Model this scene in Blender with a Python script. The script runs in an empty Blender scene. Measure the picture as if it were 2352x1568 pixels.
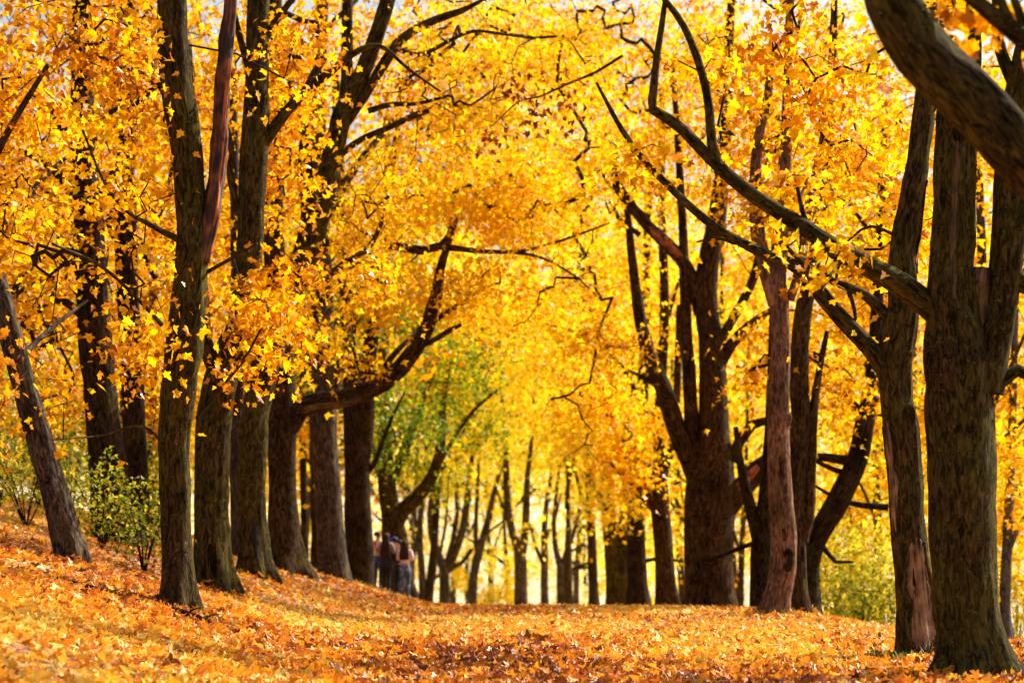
import bpy, math, random
import numpy as np
from mathutils import Vector

scene = bpy.context.scene
R = math.radians
rng = np.random.default_rng(11)
random.seed(5)

# ------------------------------------------------------------------ camera, world, sun, exposure
K = 0.36 / 2352.0            # metres per traced unit at one metre's distance (100 mm lens, 36 mm wide)
ZC = 1.6                     # eye height
HZ = 1210.0                  # the level line in traced units
cam_d = bpy.data.cameras.new('camera')
cam = bpy.data.objects.new('camera', cam_d)
scene.collection.objects.link(cam)
cam.location = (0, 0, ZC)
cam.rotation_euler = (R(90), 0, 0)
cam_d.lens = 100
cam_d.sensor_width = 36
cam_d.shift_y = (HZ - 784) / 2352.0
cam_d.clip_start = 0.1
cam_d.clip_end = 4000
cam_d.dof.use_dof = True
cam_d.dof.focus_distance = 36
cam_d.dof.aperture_fstop = 1.75
scene.camera = cam

SUN_EL, SUN_AZ = 38.0, 52.0   # azimuth from straight ahead towards +x
world = bpy.data.worlds.new('World')
scene.world = world
world.use_nodes = True
wn = world.node_tree
wn.nodes.clear()
wo = wn.nodes.new('ShaderNodeOutputWorld')
wb = wn.nodes.new('ShaderNodeBackground')
ws = wn.nodes.new('ShaderNodeTexSky')
ws.sky_type = 'NISHITA'
ws.sun_disc = False
ws.sun_elevation = R(SUN_EL)
ws.sun_rotation = R(SUN_AZ)
ws.air_density = 1.0
ws.dust_density = 5.0
ws.ozone_density = 1.0
wb.inputs['Strength'].default_value = 0.11
wn.links.new(ws.outputs[0], wb.inputs[0])
wn.links.new(wb.outputs[0], wo.inputs[0])

sun_d = bpy.data.lights.new('sun', 'SUN')
sun_d.energy = 5.0
sun_d.angle = R(0.5)
sun_d.color = (1.0, 0.93, 0.80)
sun = bpy.data.objects.new('sun', sun_d)
scene.collection.objects.link(sun)
SUN = Vector((math.sin(R(SUN_AZ)) * math.cos(R(SUN_EL)), math.cos(R(SUN_AZ)) * math.cos(R(SUN_EL)), math.sin(R(SUN_EL))))
sun.rotation_euler = SUN.to_track_quat('Z', 'Y').to_euler()
sun.location = (20, 60, 60)

vs = scene.view_settings
vs.view_transform = 'Standard'
vs.look = 'None'
vs.exposure = 0.76
vs.gamma = 1
vs.use_curve_mapping = False
cy = scene.cycles
cy.max_bounces = 9
cy.diffuse_bounces = 5
cy.glossy_bounces = 2
cy.transmission_bounces = 6
cy.transparent_max_bounces = 4
cy.sample_clamp_indirect = 8
cy.caustics_reflective = False
cy.caustics_refractive = False

# ------------------------------------------------------------------ helpers
col = scene.collection


def hash3(i, j, k):
    h = (i * 374761393 + j * 668265263 + k * 2147483647 + 1013904223) & 0xFFFFFFFF
    h = ((h ^ (h >> 13)) * 1274126177) & 0xFFFFFFFF
    h = h ^ (h >> 16)
    return (h & 0xFFFF) / 65535.0


def vnoise(p):
    """value noise in 0..1 at points (n,3)"""
    p = np.asarray(p, float)
    f = np.floor(p)
    i = f.astype(np.int64)
    t = p - f
    t = t * t * (3 - 2 * t)
    o = 0
    for a in (0, 1):
        wa = t[:, 0] if a else 1 - t[:, 0]
        for b in (0, 1):
            wb_ = t[:, 1] if b else 1 - t[:, 1]
            for c in (0, 1):
                wc = t[:, 2] if c else 1 - t[:, 2]
                o = o + wa * wb_ * wc * hash3(i[:, 0] + a, i[:, 1] + b, i[:, 2] + c)
    return o


def fbm(p, n=3):
    p = np.asarray(p, float)
    s, a, o = 0, 1.0, 0
    for q in range(n):
        o = o + a * vnoise(p * 2 ** q + q * 17.3)
        s += a
        a *= .5
    return o / s


def softplus(x, w):
    x = np.asarray(x, float) / w
    return w * np.where(x > 30, x, np.log1p(np.exp(np.minimum(x, 30))))


def smooth(a, b, x):
    t = np.clip((np.asarray(x, float) - a) / (b - a), 0, 1)
    return t * t * (3 - 2 * t)


def height(x, y):
    x = np.asarray(x, float); y = np.asarray(y, float)
    u = -x
    bank = .28 * softplus(u - 2.7, .5)
    bank = 2.6 - softplus(2.6 - bank, .35)
    start = 58 + 9 * smooth(1.0, 4.5, u)
    drop = -.034 * softplus(y - start, 3.0)
    drop = -3.6 + softplus(drop + 3.6, .4)
    side = -.16 * softplus(x - 5.2, .4) * smooth(36, 50, y)
    side = -2.2 + softplus(side + 2.2, .3)
    bump = .10 * (fbm(np.stack([x * .22, y * .16, x * 0 + 3.3], -1).reshape(-1, 3), 2).reshape(x.shape) - .5)
    far = 14 * smooth(330, 900, y) + 10 * smooth(60, 260, np.abs(x)) * smooth(120, 300, y)
    return bank * (1 - .8 * smooth(95, 150, y)) + drop + side + bump + far


def P(px, py, y):
    return np.array([(px - 1176) * K * y, y, ZC + (HZ - py) * K * y])


def project(p):
    p = np.atleast_2d(p)
    d = np.maximum(p[:, 1], 1e-3)
    return 1176 + p[:, 0] / (K * d), HZ - (p[:, 2] - ZC) / (K * d)


def make_mesh(name, V, polys, mat, parent=None, attrs=None, smooth_shade=True, loc=None):
    """polys: list of (n,k) index arrays; attrs: {name: (domain, type, flat array)}"""
    me = bpy.data.meshes.new(name)
    V = np.asarray(V, np.float32)
    if loc is not None:
        V = V - np.asarray(loc, np.float32)
    me.vertices.add(len(V))
    me.vertices.foreach_set('co', V.ravel())
    polys = [np.asarray(q, np.int32) for q in polys if len(q)]
    idx = np.concatenate([q.ravel() for q in polys])
    tot = np.concatenate([np.full(len(q), q.shape[1], np.int32) for q in polys])
    start = np.concatenate([[0], np.cumsum(tot)[:-1]]).astype(np.int32)
    me.loops.add(len(idx))
    me.loops.foreach_set('vertex_index', idx)
    me.polygons.add(len(tot))
    me.polygons.foreach_set('loop_start', start)
    me.polygons.foreach_set('loop_total', tot)
    if smooth_shade:
        me.polygons.foreach_set('use_smooth', np.ones(len(tot), bool))
    for an, (dom, typ, arr) in (attrs or {}).items():
        a = me.attributes.new(an, typ, dom)
        a.data.foreach_set('vector' if typ == 'FLOAT_VECTOR' else 'value', np.asarray(arr, np.float32).ravel())
    me.update(calc_edges=True)
    me.validate()
    if mat is not None:
        for m in (mat if isinstance(mat, list) else [mat]):
            me.materials.append(m)
    ob = bpy.data.objects.new(name, me)
    col.objects.link(ob)
    if parent is not None:
        ob.parent = parent
    elif loc is not None:
        ob.location = loc
    return ob


def tag(o, label=None, cat=None, group=None, kind=None):
    for k_, v in (('label', label), ('category', cat), ('group', group), ('kind', kind)):
        if v:
            o[k_] = v
    return o


def empty(name, loc):
    o = bpy.data.objects.new(name, None)
    o.location = loc
    o.empty_display_size = .3
    col.objects.link(o)
    return o


# ------------------------------------------------------------------ materials
def nodes_of(name):
    m = bpy.data.materials.new(name)
    m.use_nodes = True
    nt = m.node_tree
    nt.nodes.clear()
    out = nt.nodes.new('ShaderNodeOutputMaterial')
    return m, nt, out


def N(nt, t, **kw):
    n = nt.nodes.new(t)
    for k_, v in kw.items():
        setattr(n, k_, v)
    return n


def ramp(nt, stops):
    r = nt.nodes.new('ShaderNodeValToRGB')
    cr = r.color_ramp
    while len(cr.elements) < len(stops):
        cr.elements.new(.5)
    for e, (p, c) in zip(cr.elements, stops):
        e.position = p
        e.color = (*c, 1)
    return r


def leaf_material(name, stops, trans=.58, gloss=.0, spots=0.0, rim=.05):
    m, nt, out = nodes_of(name)
    L = nt.links.new
    at = N(nt, 'ShaderNodeAttribute', attribute_name='tint')
    rp = ramp(nt, stops)
    L(at.outputs['Fac'], rp.inputs[0])
    c = rp.outputs[0]
    if spots:
        tc = N(nt, 'ShaderNodeTexCoord')
        nz = N(nt, 'ShaderNodeTexNoise')
        nz.inputs['Scale'].default_value = 22
        nz.inputs['Detail'].default_value = 1
        L(tc.outputs['Object'], nz.inputs['Vector'])
        sp = ramp(nt, [(.62, (1, 1, 1)), (.74, (.45, .28, .2))])
        L(nz.outputs['Fac'], sp.inputs[0])
        mx = N(nt, 'ShaderNodeMix', data_type='RGBA', blend_type='MULTIPLY')
        mx.inputs[0].default_value = spots
        L(c, mx.inputs[6]); L(sp.outputs[0], mx.inputs[7])
        c = mx.outputs[2]
    d = N(nt, 'ShaderNodeBsdfDiffuse')
    t = N(nt, 'ShaderNodeBsdfTranslucent')
    L(c, d.inputs[0]); L(c, t.inputs[0])
    a = N(nt, 'ShaderNodeMixShader')
    a.inputs[0].default_value = trans
    L(d.outputs[0], a.inputs[1]); L(t.outputs[0], a.inputs[2])
    g = N(nt, 'ShaderNodeBsdfGlossy')
    g.inputs['Roughness'].default_value = .42
    g.inputs['Color'].default_value = (1, 1, 1, 1)
    fr = N(nt, 'ShaderNodeLayerWeight')
    fr.inputs[0].default_value = .25
    mul = N(nt, 'ShaderNodeMath', operation='MULTIPLY_ADD')
    mul.inputs[1].default_value = rim
    mul.inputs[2].default_value = gloss
    L(fr.outputs['Fresnel'], mul.inputs[0])
    b = N(nt, 'ShaderNodeMixShader')
    L(mul.outputs[0], b.inputs[0])
    L(a.outputs[0], b.inputs[1]); L(g.outputs[0], b.inputs[2])
    L(b.outputs[0], out.inputs[0])
    return m


GOLD = [(0, (.45, .15, .008)), (.2, (.91, .39, .003)), (.5, (.97, .53, .003)), (.8, (.97, .66, .005)), (1, (.96, .75, .02))]
AMBER = [(0, (.44, .14, .008)), (.2, (.84, .35, .003)), (.6, (.97, .53, .003)), (1, (.97, .66, .008))]
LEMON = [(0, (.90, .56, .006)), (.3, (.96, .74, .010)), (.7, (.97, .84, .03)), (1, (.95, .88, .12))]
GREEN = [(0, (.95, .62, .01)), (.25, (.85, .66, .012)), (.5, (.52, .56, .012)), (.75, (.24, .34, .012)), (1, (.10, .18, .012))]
PALE = [(0, (.92, .66, .06)), (.4, (.96, .82, .22)), (.7, (.96, .88, .50)), (1, (.95, .80, .74))]  # far leaves: bright hazy blur between the trunks put into their colour
RUST = [(0, (.16, .035, .015)), (.6, (.42, .10, .02)), (1, (.65, .22, .03))]
LITTER = [(0, (.16, .04, .010)), (.2, (.60, .15, .014)), (.45, (.93, .36, .014)), (.72, (.97, .53, .025)), (1, (.97, .73, .13))]
SHRUB = [(0, (.95, .74, .03)), (.35, (.86, .74, .04)), (.7, (.44, .50, .03)), (1, (.14, .20, .02))]
M = {}
M['gold'] = leaf_material('gold_leaf', GOLD, spots=.5)
M['amber'] = leaf_material('amber_leaf', AMBER, spots=.4)
M['lemon'] = leaf_material('lemon_leaf', LEMON)
M['green'] = leaf_material('green_leaf', GREEN, trans=.5)
M['pale'] = leaf_material('pale_leaf', PALE)
M['rust'] = leaf_material('rust_leaf', RUST, trans=.3)
M['litter'] = leaf_material('litter_leaf', LITTER, trans=.30, gloss=.02, spots=.5, rim=.16)
M['shrub'] = leaf_material('shrub_leaf', SHRUB, trans=.5)


def bark_material(name, dark, light, moss=0.0, lichen=0.0, bump=1.0, mosscol=(.14, .125, .018)):
    m, nt, out = nodes_of(name)
    L = nt.links.new
    at = N(nt, 'ShaderNodeAttribute', attribute_name='bark')
    mp = N(nt, 'ShaderNodeMapping')
    mp.inputs['Scale'].default_value = (1, 1, .27)
    L(at.outputs['Vector'], mp.inputs[0])
    n1 = N(nt, 'ShaderNodeTexNoise')
    n1.inputs['Scale'].default_value = 19
    n1.inputs['Detail'].default_value = 6
    n1.inputs['Roughness'].default_value = .68
    n1.inputs['Distortion'].default_value = 1.1
    L(mp.outputs[0], n1.inputs['Vector'])
    n2 = N(nt, 'ShaderNodeTexNoise')
    n2.inputs['Scale'].default_value = 1.7
    n2.inputs['Detail'].default_value = 4
    L(at.outputs['Vector'], n2.inputs['Vector'])
    n3 = N(nt, 'ShaderNodeTexNoise')
    n3.inputs['Scale'].default_value = 21
    n3.inputs['Detail'].default_value = 5
    n3.inputs['Roughness'].default_value = .75
    L(at.outputs['Vector'], n3.inputs['Vector'])
    r1 = ramp(nt, [(.40, tuple(q * .7 for q in dark)), (.52, tuple(.6 * q + .4 * w for q, w in zip(dark, light))), (.64, light)])
    L(n1.outputs['Fac'], r1.inputs[0])  # furrow shade painted in: colour darkens where the bump is low
    c = r1.outputs[0]
    # large patches of warmer and greyer bark
    mxa = N(nt, 'ShaderNodeMix', data_type='RGBA', blend_type='MULTIPLY')
    mxa.inputs[0].default_value = .8
    r2 = ramp(nt, [(.32, (.45, .42, .40)), (.5, (1, .95, .85)), (.68, (1.45, 1.35, 1.15))])
    L(n2.outputs['Fac'], r2.inputs[0])
    L(c, mxa.inputs[6]); L(r2.outputs[0], mxa.inputs[7])
    c = mxa.outputs[2]
    if moss:
        n4 = N(nt, 'ShaderNodeTexNoise')
        n4.inputs['Scale'].default_value = 1.1
        n4.inputs['Detail'].default_value = 6
        n4.inputs['Roughness'].default_value = .7
        mp4 = N(nt, 'ShaderNodeMapping')
        mp4.inputs['Location'].default_value = (7, 3, 1)
        L(at.outputs['Vector'], mp4.inputs[0]); L(mp4.outputs[0], n4.inputs['Vector'])
        r4 = ramp(nt, [(.62 - .28 * moss, (0, 0, 0)), (.72 - .12 * moss, (1, 1, 1))])
        L(n4.outputs['Fac'], r4.inputs[0])
        mm = N(nt, 'ShaderNodeMath', operation='MULTIPLY')
        mm.inputs[1].default_value = min(.8, .45 + .35 * moss)
        L(r4.outputs[0], mm.inputs[0])
        mx = N(nt, 'ShaderNodeMix', data_type='RGBA')
        rm = ramp(nt, [(.40, tuple(q * .14 for q in mosscol)), (.62, mosscol)])  # moss darkened in the furrows as well, shade put into its colour
        L(n1.outputs['Fac'], rm.inputs[0]); L(rm.outputs[0], mx.inputs[7])
        L(mm.outputs[0], mx.inputs[0]); L(c, mx.inputs[6])
        c = mx.outputs[2]
    if lichen:
        r5 = ramp(nt, [(.66 - .08 * lichen, (0, 0, 0)), (.76 - .08 * lichen, (.75, .75, .75))])
        L(n3.outputs['Fac'], r5.inputs[0])
        mx = N(nt, 'ShaderNodeMix', data_type='RGBA')
        mx.inputs[7].default_value = (.30, .26, .15, 1)
        L(r5.outputs[0], mx.inputs[0]); L(c, mx.inputs[6])
        c = mx.outputs[2]
    bs = N(nt, 'ShaderNodeBsdfPrincipled')
    bs.inputs['Roughness'].default_value = .85
    bs.inputs['Specular IOR Level'].default_value = .06
    L(c, bs.inputs['Base Color'])
    bp = N(nt, 'ShaderNodeBump')
    bp.inputs['Strength'].default_value = .9
    bp.inputs['Distance'].default_value = .06 * bump
    L(n1.outputs['Fac'], bp.inputs['Height'])
    L(bp.outputs[0], bs.inputs['Normal'])
    L(bs.outputs[0], out.inputs[0])
    return m


M['bark_brown'] = bark_material('bark_brown', (.012, .007, .003), (.135, .080, .036), moss=.35, lichen=.5)
M['bark_dark'] = bark_material('bark_dark', (.010, .006, .003), (.085, .054, .028), moss=.3, lichen=.2)
M['bark_mossy'] = bark_material('bark_mossy', (.011, .007, .003), (.125, .082, .034), moss=.95, lichen=.7)
M['bark_olive'] = bark_material('bark_olive', (.012, .008, .003), (.13, .088, .034), moss=.75, lichen=.3, mosscol=(.16, .135, .022))
M['bark_pale'] = bark_material('bark_pale', (.085, .046, .028), (.36, .205, .125), moss=.2, lichen=.45, bump=.6)
M['bark_grey'] = bark_material('bark_grey', (.024, .018, .014), (.18, .14, .105), moss=.35, lichen=.4)
M['bark_blue'] = bark_material('bark_blue', (.06, .06, .062), (.24, .245, .255), moss=.1, lichen=.2)
M['bark_twig'] = bark_material('bark_twig', (.022, .013, .008), (.075, .045, .026), bump=.3)


def wood_material(name, a, b, c):
    m, nt, out = nodes_of(name)
    L = nt.links.new
    at = N(nt, 'ShaderNodeAttribute', attribute_name='bark')
    mp = N(nt, 'ShaderNodeMapping')
    mp.inputs['Scale'].default_value = (1, 1, .1)
    L(at.outputs['Vector'], mp.inputs[0])
    n1 = N(nt, 'ShaderNodeTexNoise')
    n1.inputs['Scale'].default_value = 30
    n1.inputs['Detail'].default_value = 5
    L(mp.outputs[0], n1.inputs['Vector'])
    n2 = N(nt, 'ShaderNodeTexNoise')
    n2.inputs['Scale'].default_value = 4.5
    n2.inputs['Detail'].default_value = 4
    L(at.outputs['Vector'], n2.inputs['Vector'])
    r1 = ramp(nt, [(.4, a), (.5, b), (.62, c)])
    ad = N(nt, 'ShaderNodeMath', operation='MULTIPLY_ADD')
    ad.inputs[1].default_value = .5
    L(n1.outputs['Fac'], ad.inputs[0])
    m2 = N(nt, 'ShaderNodeMath', operation='MULTIPLY')
    m2.inputs[1].default_value = .5
    L(n2.outputs['Fac'], m2.inputs[0]); L(m2.outputs[0], ad.inputs[2])
    L(ad.outputs[0], r1.inputs[0])
    bs = N(nt, 'ShaderNodeBsdfPrincipled')
    bs.inputs['Roughness'].default_value = .8
    L(r1.outputs[0], bs.inputs['Base Color'])
    bp = N(nt, 'ShaderNodeBump')
    bp.inputs['Strength'].default_value = .7
    bp.inputs['Distance'].default_value = .02
    L(n1.outputs['Fac'], bp.inputs['Height']); L(bp.outputs[0], bs.inputs['Normal'])
    L(bs.outputs[0], out.inputs[0])
    return m


M['wood_bare'] = wood_material('bare_wood', (.04, .021, .010), (.19, .11, .052), (.37, .225, .115))
M['wood_split'] = wood_material('split_wood', (.05, .022, .012), (.40, .12, .035), (.65, .24, .08))
M['wood_tan'] = wood_material('tan_wood', (.03, .018, .006), (.11, .065, .018), (.20, .12, .034))
M['wood_rotten'] = wood_material('rotten_wood', (.012, .006, .004), (.05, .020, .011), (.24, .085, .03))


def plain(name, c, rough=.8, noise=0.0, scale=60):
    m, nt, out = nodes_of(name)
    bs = N(nt, 'ShaderNodeBsdfPrincipled')
    bs.inputs['Roughness'].default_value = rough
    bs.inputs['Base Color'].default_value = (*c, 1)
    if noise:
        tc = N(nt, 'ShaderNodeTexCoord')
        nz = N(nt, 'ShaderNodeTexNoise')
        nz.inputs['Scale'].default_value = scale
        nz.inputs['Detail'].default_value = 3
        nt.links.new(tc.outputs['Object'], nz.inputs['Vector'])
        r_ = ramp(nt, [(.35, tuple(x * (1 - noise) for x in c)), (.65, tuple(min(1, x * (1 + noise)) for x in c))])
        nt.links.new(nz.outputs['Fac'], r_.inputs[0])
        nt.links.new(r_.outputs[0], bs.inputs['Base Color'])
    nt.links.new(bs.outputs[0], out.inputs[0])
    return m


# ------------------------------------------------------------------ ground
def ground_material():
    m, nt, out = nodes_of('leaf_covered_ground')
    L = nt.links.new
    tc = N(nt, 'ShaderNodeTexCoord')
    vo = N(nt, 'ShaderNodeTexVoronoi')
    vo.inputs['Scale'].default_value = 9
    vo.inputs['Randomness'].default_value = 1
    L(tc.outputs['Object'], vo.inputs['Vector'])
    n1 = N(nt, 'ShaderNodeTexNoise')
    n1.inputs['Scale'].default_value = .9
    n1.inputs['Detail'].default_value = 5
    L(tc.outputs['Object'], n1.inputs['Vector'])
    sep = N(nt, 'ShaderNodeSeparateColor')
    L(vo.outputs['Color'], sep.inputs[0])
    r1 = ramp(nt, [(0, (.03, .016, .008)), (.3, (.13, .05, .014)), (.6, (.34, .13, .022)), (1, (.58, .26, .04))])
    L(sep.outputs[0], r1.inputs[0])
    r2 = ramp(nt, [(.56, (0, 0, 0)), (.66, (.55, .55, .55))])
    L(n1.outputs['Fac'], r2.inputs[0])
    mx = N(nt, 'ShaderNodeMix', data_type='RGBA')
    mx.inputs[7].default_value = (.10, .10, .022, 1)
    L(r2.outputs[0], mx.inputs[0]); L(r1.outputs[0], mx.inputs[6])
    # beyond the avenue the ground pales: sunlit haze put into its colour
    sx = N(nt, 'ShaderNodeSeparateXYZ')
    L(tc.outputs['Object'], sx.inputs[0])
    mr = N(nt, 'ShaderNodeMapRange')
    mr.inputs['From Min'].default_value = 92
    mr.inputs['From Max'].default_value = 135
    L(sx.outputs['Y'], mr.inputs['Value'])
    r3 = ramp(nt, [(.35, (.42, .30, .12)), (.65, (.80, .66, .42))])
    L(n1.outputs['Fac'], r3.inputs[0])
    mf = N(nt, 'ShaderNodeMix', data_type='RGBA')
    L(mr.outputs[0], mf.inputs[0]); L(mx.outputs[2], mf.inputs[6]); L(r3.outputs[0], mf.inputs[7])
    bs = N(nt, 'ShaderNodeBsdfPrincipled')
    bs.inputs['Roughness'].default_value = .75
    L(mf.outputs[2], bs.inputs['Base Color'])
    bp = N(nt, 'ShaderNodeBump')
    bp.inputs['Strength'].default_value = 1
    bp.inputs['Distance'].default_value = .05
    L(sep.outputs[1], bp.inputs['Height']); L(bp.outputs[0], bs.inputs['Normal'])
    L(bs.outputs[0], out.inputs[0])
    return m


xs = np.unique(np.concatenate([np.linspace(-13, 13, 131), np.linspace(-60, 60, 81), np.linspace(-1500, 1500, 61)]))
ys = np.unique(np.concatenate([np.linspace(-40, 12, 14), np.linspace(12, 100, 221), np.linspace(100, 420, 81), np.linspace(420, 3000, 40)]))
gx, gy = np.meshgrid(xs, ys)
gz = height(gx, gy)
nx, ny = len(xs), len(ys)
ii = np.arange(nx * ny).reshape(ny, nx)
quads = np.stack([ii[:-1, :-1], ii[:-1, 1:], ii[1:, 1:], ii[1:, :-1]], -1).reshape(-1, 4)
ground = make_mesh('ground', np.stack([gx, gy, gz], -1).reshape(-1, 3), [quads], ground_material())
tag(ground, kind='structure')


# ------------------------------------------------------------------ tubes
def catmull(pts, step):
    """resample control points (n,k) along a Catmull-Rom curve, about every STEP metres (first three columns are xyz)"""
    pts = np.asarray(pts, float)
    if len(pts) == 2:
        n = max(2, int(np.linalg.norm(pts[1, :3] - pts[0, :3]) / step) + 1)
        t = np.linspace(0, 1, n)[:, None]
        return pts[0] * (1 - t) + pts[1] * t
    ext = np.vstack([2 * pts[0] - pts[1], pts, 2 * pts[-1] - pts[-2]])
    out = []
    for a in range(len(pts) - 1):
        p0, p1, p2, p3 = ext[a:a + 4]
        n = max(1, int(np.linalg.norm(p2[:3] - p1[:3]) / step))
        t = (np.arange(n) / n)[:, None]
        out.append(.5 * (2 * p1 + (p2 - p0) * t + (2 * p0 - 5 * p1 + 4 * p2 - p3) * t ** 2 + (3 * p1 - p0 - 3 * p2 + p3) * t ** 3))
    out.append(pts[-1:])
    return np.vstack(out)


def frames(c):
    t = np.gradient(c, axis=0)
    t /= np.linalg.norm(t, axis=1, keepdims=True) + 1e-9
    ref = np.array([1., 0, 0]) if abs(t[0, 0]) < .9 else np.array([0, 0, 1.])
    U = np.zeros_like(c)
    u = ref
    for q in range(len(c)):
        u = u - np.dot(u, t[q]) * t[q]
        u /= np.linalg.norm(u) + 1e-9
        U[q] = u
    return t, U, np.cross(t, U)


class Tube:
    """a tapered limb: its rings, so that patches and knots can be laid on it"""
    def __init__(self, c, r, sides, rough=.06, furrow=0.0, flare=0.0, seed=0.0, close=True):
        self.c, self.r = np.asarray(c, float), np.asarray(r, float)
        self.t, self.u, self.v = frames(self.c)
        self.s = np.concatenate([[0], np.cumsum(np.linalg.norm(np.diff(self.c, axis=0), axis=1))])
        self.seed, self.rough, self.furrow, self.flare = seed, rough, furrow, flare
        th = np.arange(sides) * 2 * math.pi / sides
        n = len(self.c)
        T, S = np.meshgrid(th, np.arange(n))
        rad = self.radius(T, S)
        self.V = self.c[:, None, :] + rad[..., None] * (np.cos(T)[..., None] * self.u[:, None, :] + np.sin(T)[..., None] * self.v[:, None, :])
        self.V = self.V.reshape(-1, 3)
        rr = np.maximum(self.r, .02)[:, None]
        self.B = np.stack([np.cos(T) * rr + seed, np.sin(T) * rr + seed * .37, np.repeat(self.s[:, None], sides, 1) + seed], -1).reshape(-1, 3)
        i = np.arange(n * sides).reshape(n, sides)
        j = np.roll(i, -1, axis=1)
        self.Q = np.stack([i[:-1], j[:-1], j[1:], i[1:]], -1).reshape(-1, 4)
        self.T3 = np.zeros((0, 3), int)
        if close:
            self.V = np.vstack([self.V, self.c[-1] + self.t[-1] * self.r[-1] * .12])
            self.B = np.vstack([self.B, self.B[-1]])
            self.T3 = np.stack([i[-1], j[-1], np.full(sides, n * sides)], -1)

    def radius(self, T, S):
        """radius at angle T and (fractional) ring S"""
        s = np.interp(S, np.arange(len(self.s)), self.s)
        r = np.interp(S, np.arange(len(self.s)), self.r)
        p = np.stack([np.cos(T) * 1.3 + self.seed, np.sin(T) * 1.3, s * .9 / np.maximum(.3, r * 3)], -1).reshape(-1, 3)
        k = 1 + self.rough * 2 * (fbm(p, 3).reshape(np.shape(T)) - .5)
        if self.furrow:
            q = np.stack([np.cos(T) * 7 + self.seed, np.sin(T) * 7, s * 1.6], -1).reshape(-1, 3)
            k = k + self.furrow * (np.abs(vnoise(q).reshape(np.shape(T)) - .5) * 2 - .5)
        if self.flare:
            lobes = .55 + .6 * np.cos(T * 5 + self.seed * 3 + .8 * np.sin(T * 2 + self.seed))
            k = k + self.flare * np.exp(-np.maximum(s - .28, 0) / .33) * lobes
        return r * k

    def at(self, T, S, off):
        T = np.asarray(T, float); S = np.asarray(S, float)
        c = np.stack([np.interp(S, np.arange(len(self.c)), self.c[:, a]) for a in range(3)], -1)
        u = np.stack([np.interp(S, np.arange(len(self.c)), self.u[:, a]) for a in range(3)], -1)
        v = np.stack([np.interp(S, np.arange(len(self.c)), self.v[:, a]) for a in range(3)], -1)
        return c + (self.radius(T, S) + off)[..., None] * (np.cos(T)[..., None] * u + np.sin(T)[..., None] * v)

    def ring_at_z(self, z):
        return float(np.interp(z, self.c[:, 2], np.arange(len(self.c))))


def tubes_mesh(name, tubes, mat, parent=None, loc=None):
    V, B, Q, T3, o = [], [], [], [], 0
    for t in tubes:
        V.append(t.V); B.append(t.B); Q.append(t.Q + o); T3.append(t.T3 + o)
        o += len(t.V)
    return make_mesh(name, np.vstack(V), [np.vstack(Q), np.vstack(T3)], mat, parent, {'bark': ('POINT', 'FLOAT_VECTOR', np.vstack(B))}, loc=loc)


def patch(tube, name, mat, parent, loc, th, half, z0, z1, thick=.012, seed=1.0, label=None, lip=0, lipmat=None):
    """a bare or scarred area hugging the bark, its outline uneven"""
    s0, s1 = tube.ring_at_z(z0), tube.ring_at_z(z1)
    na, ns = 17, 44
    a = np.linspace(-1, 1, na)
    f = np.linspace(0, 1, ns)
    A, F = np.meshgrid(a, f)
    edge = np.sqrt(np.clip(1 - (2 * f - 1) ** 4, .0, 1))
    wl = (.2 + .8 * edge) * (.45 + 1.1 * fbm(np.stack([f * 7, f * 0 + seed, f * 0], -1), 4))
    wr = (.2 + .8 * edge) * (.45 + 1.1 * fbm(np.stack([f * 7, f * 0 + seed + 31, f * 0], -1), 4))
    w2 = np.where(A < 0, wl[:, None], wr[:, None])
    cen = th + .35 * half * (fbm(np.stack([f * 3, f * 0 + seed + 9, f * 0], -1), 2) - .5)
    T = cen[:, None] + half * w2 * A
    S = s0 + (s1 - s0) * F
    off = thick * (1 - np.abs(A) ** 5) * np.minimum(1, 9 * np.minimum(F, 1 - F)) - .3 * thick * 2
    off = off + .01 * (fbm(np.stack([A * 6, F * 3, A * 0 + seed], -1).reshape(-1, 3), 3).reshape(A.shape) - .5)
    V = tube.at(T, S, off).reshape(-1, 3)
    rr = np.interp(S, np.arange(len(tube.r)), tube.r)
    B = np.stack([np.cos(T) * rr, np.sin(T) * rr, np.interp(S, np.arange(len(tube.s)), tube.s)], -1).reshape(-1, 3)
    i = np.arange(na * ns).reshape(ns, na)
    q = np.stack([i[:-1, :-1], i[:-1, 1:], i[1:, 1:], i[1:, :-1]], -1).reshape(-1, 4)
    ob = make_mesh(name, V, [q], mat, parent, {'bark': ('POINT', 'FLOAT_VECTOR', B)}, loc=loc)
    if label:
        ob['label'] = label
    if lip:                                                   # the bark curls up in a lip along the wound
        for e in (0, na - 1):
            ring = tube.at(T[2:-2, e], S[2:-2, e], np.zeros(ns - 4))
            if np.linalg.norm(ring[-1] - ring[0]) > .3:
                c = catmull(np.column_stack([ring, lip * (.5 + fbm(ring * 5 + seed, 2))]), .04)
                tubes_mesh('bark_lip', [Tube(c[:, :3], c[:, 3], 8, rough=.3, furrow=.2, seed=seed)], lipmat, parent, loc)
    return ob


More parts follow.
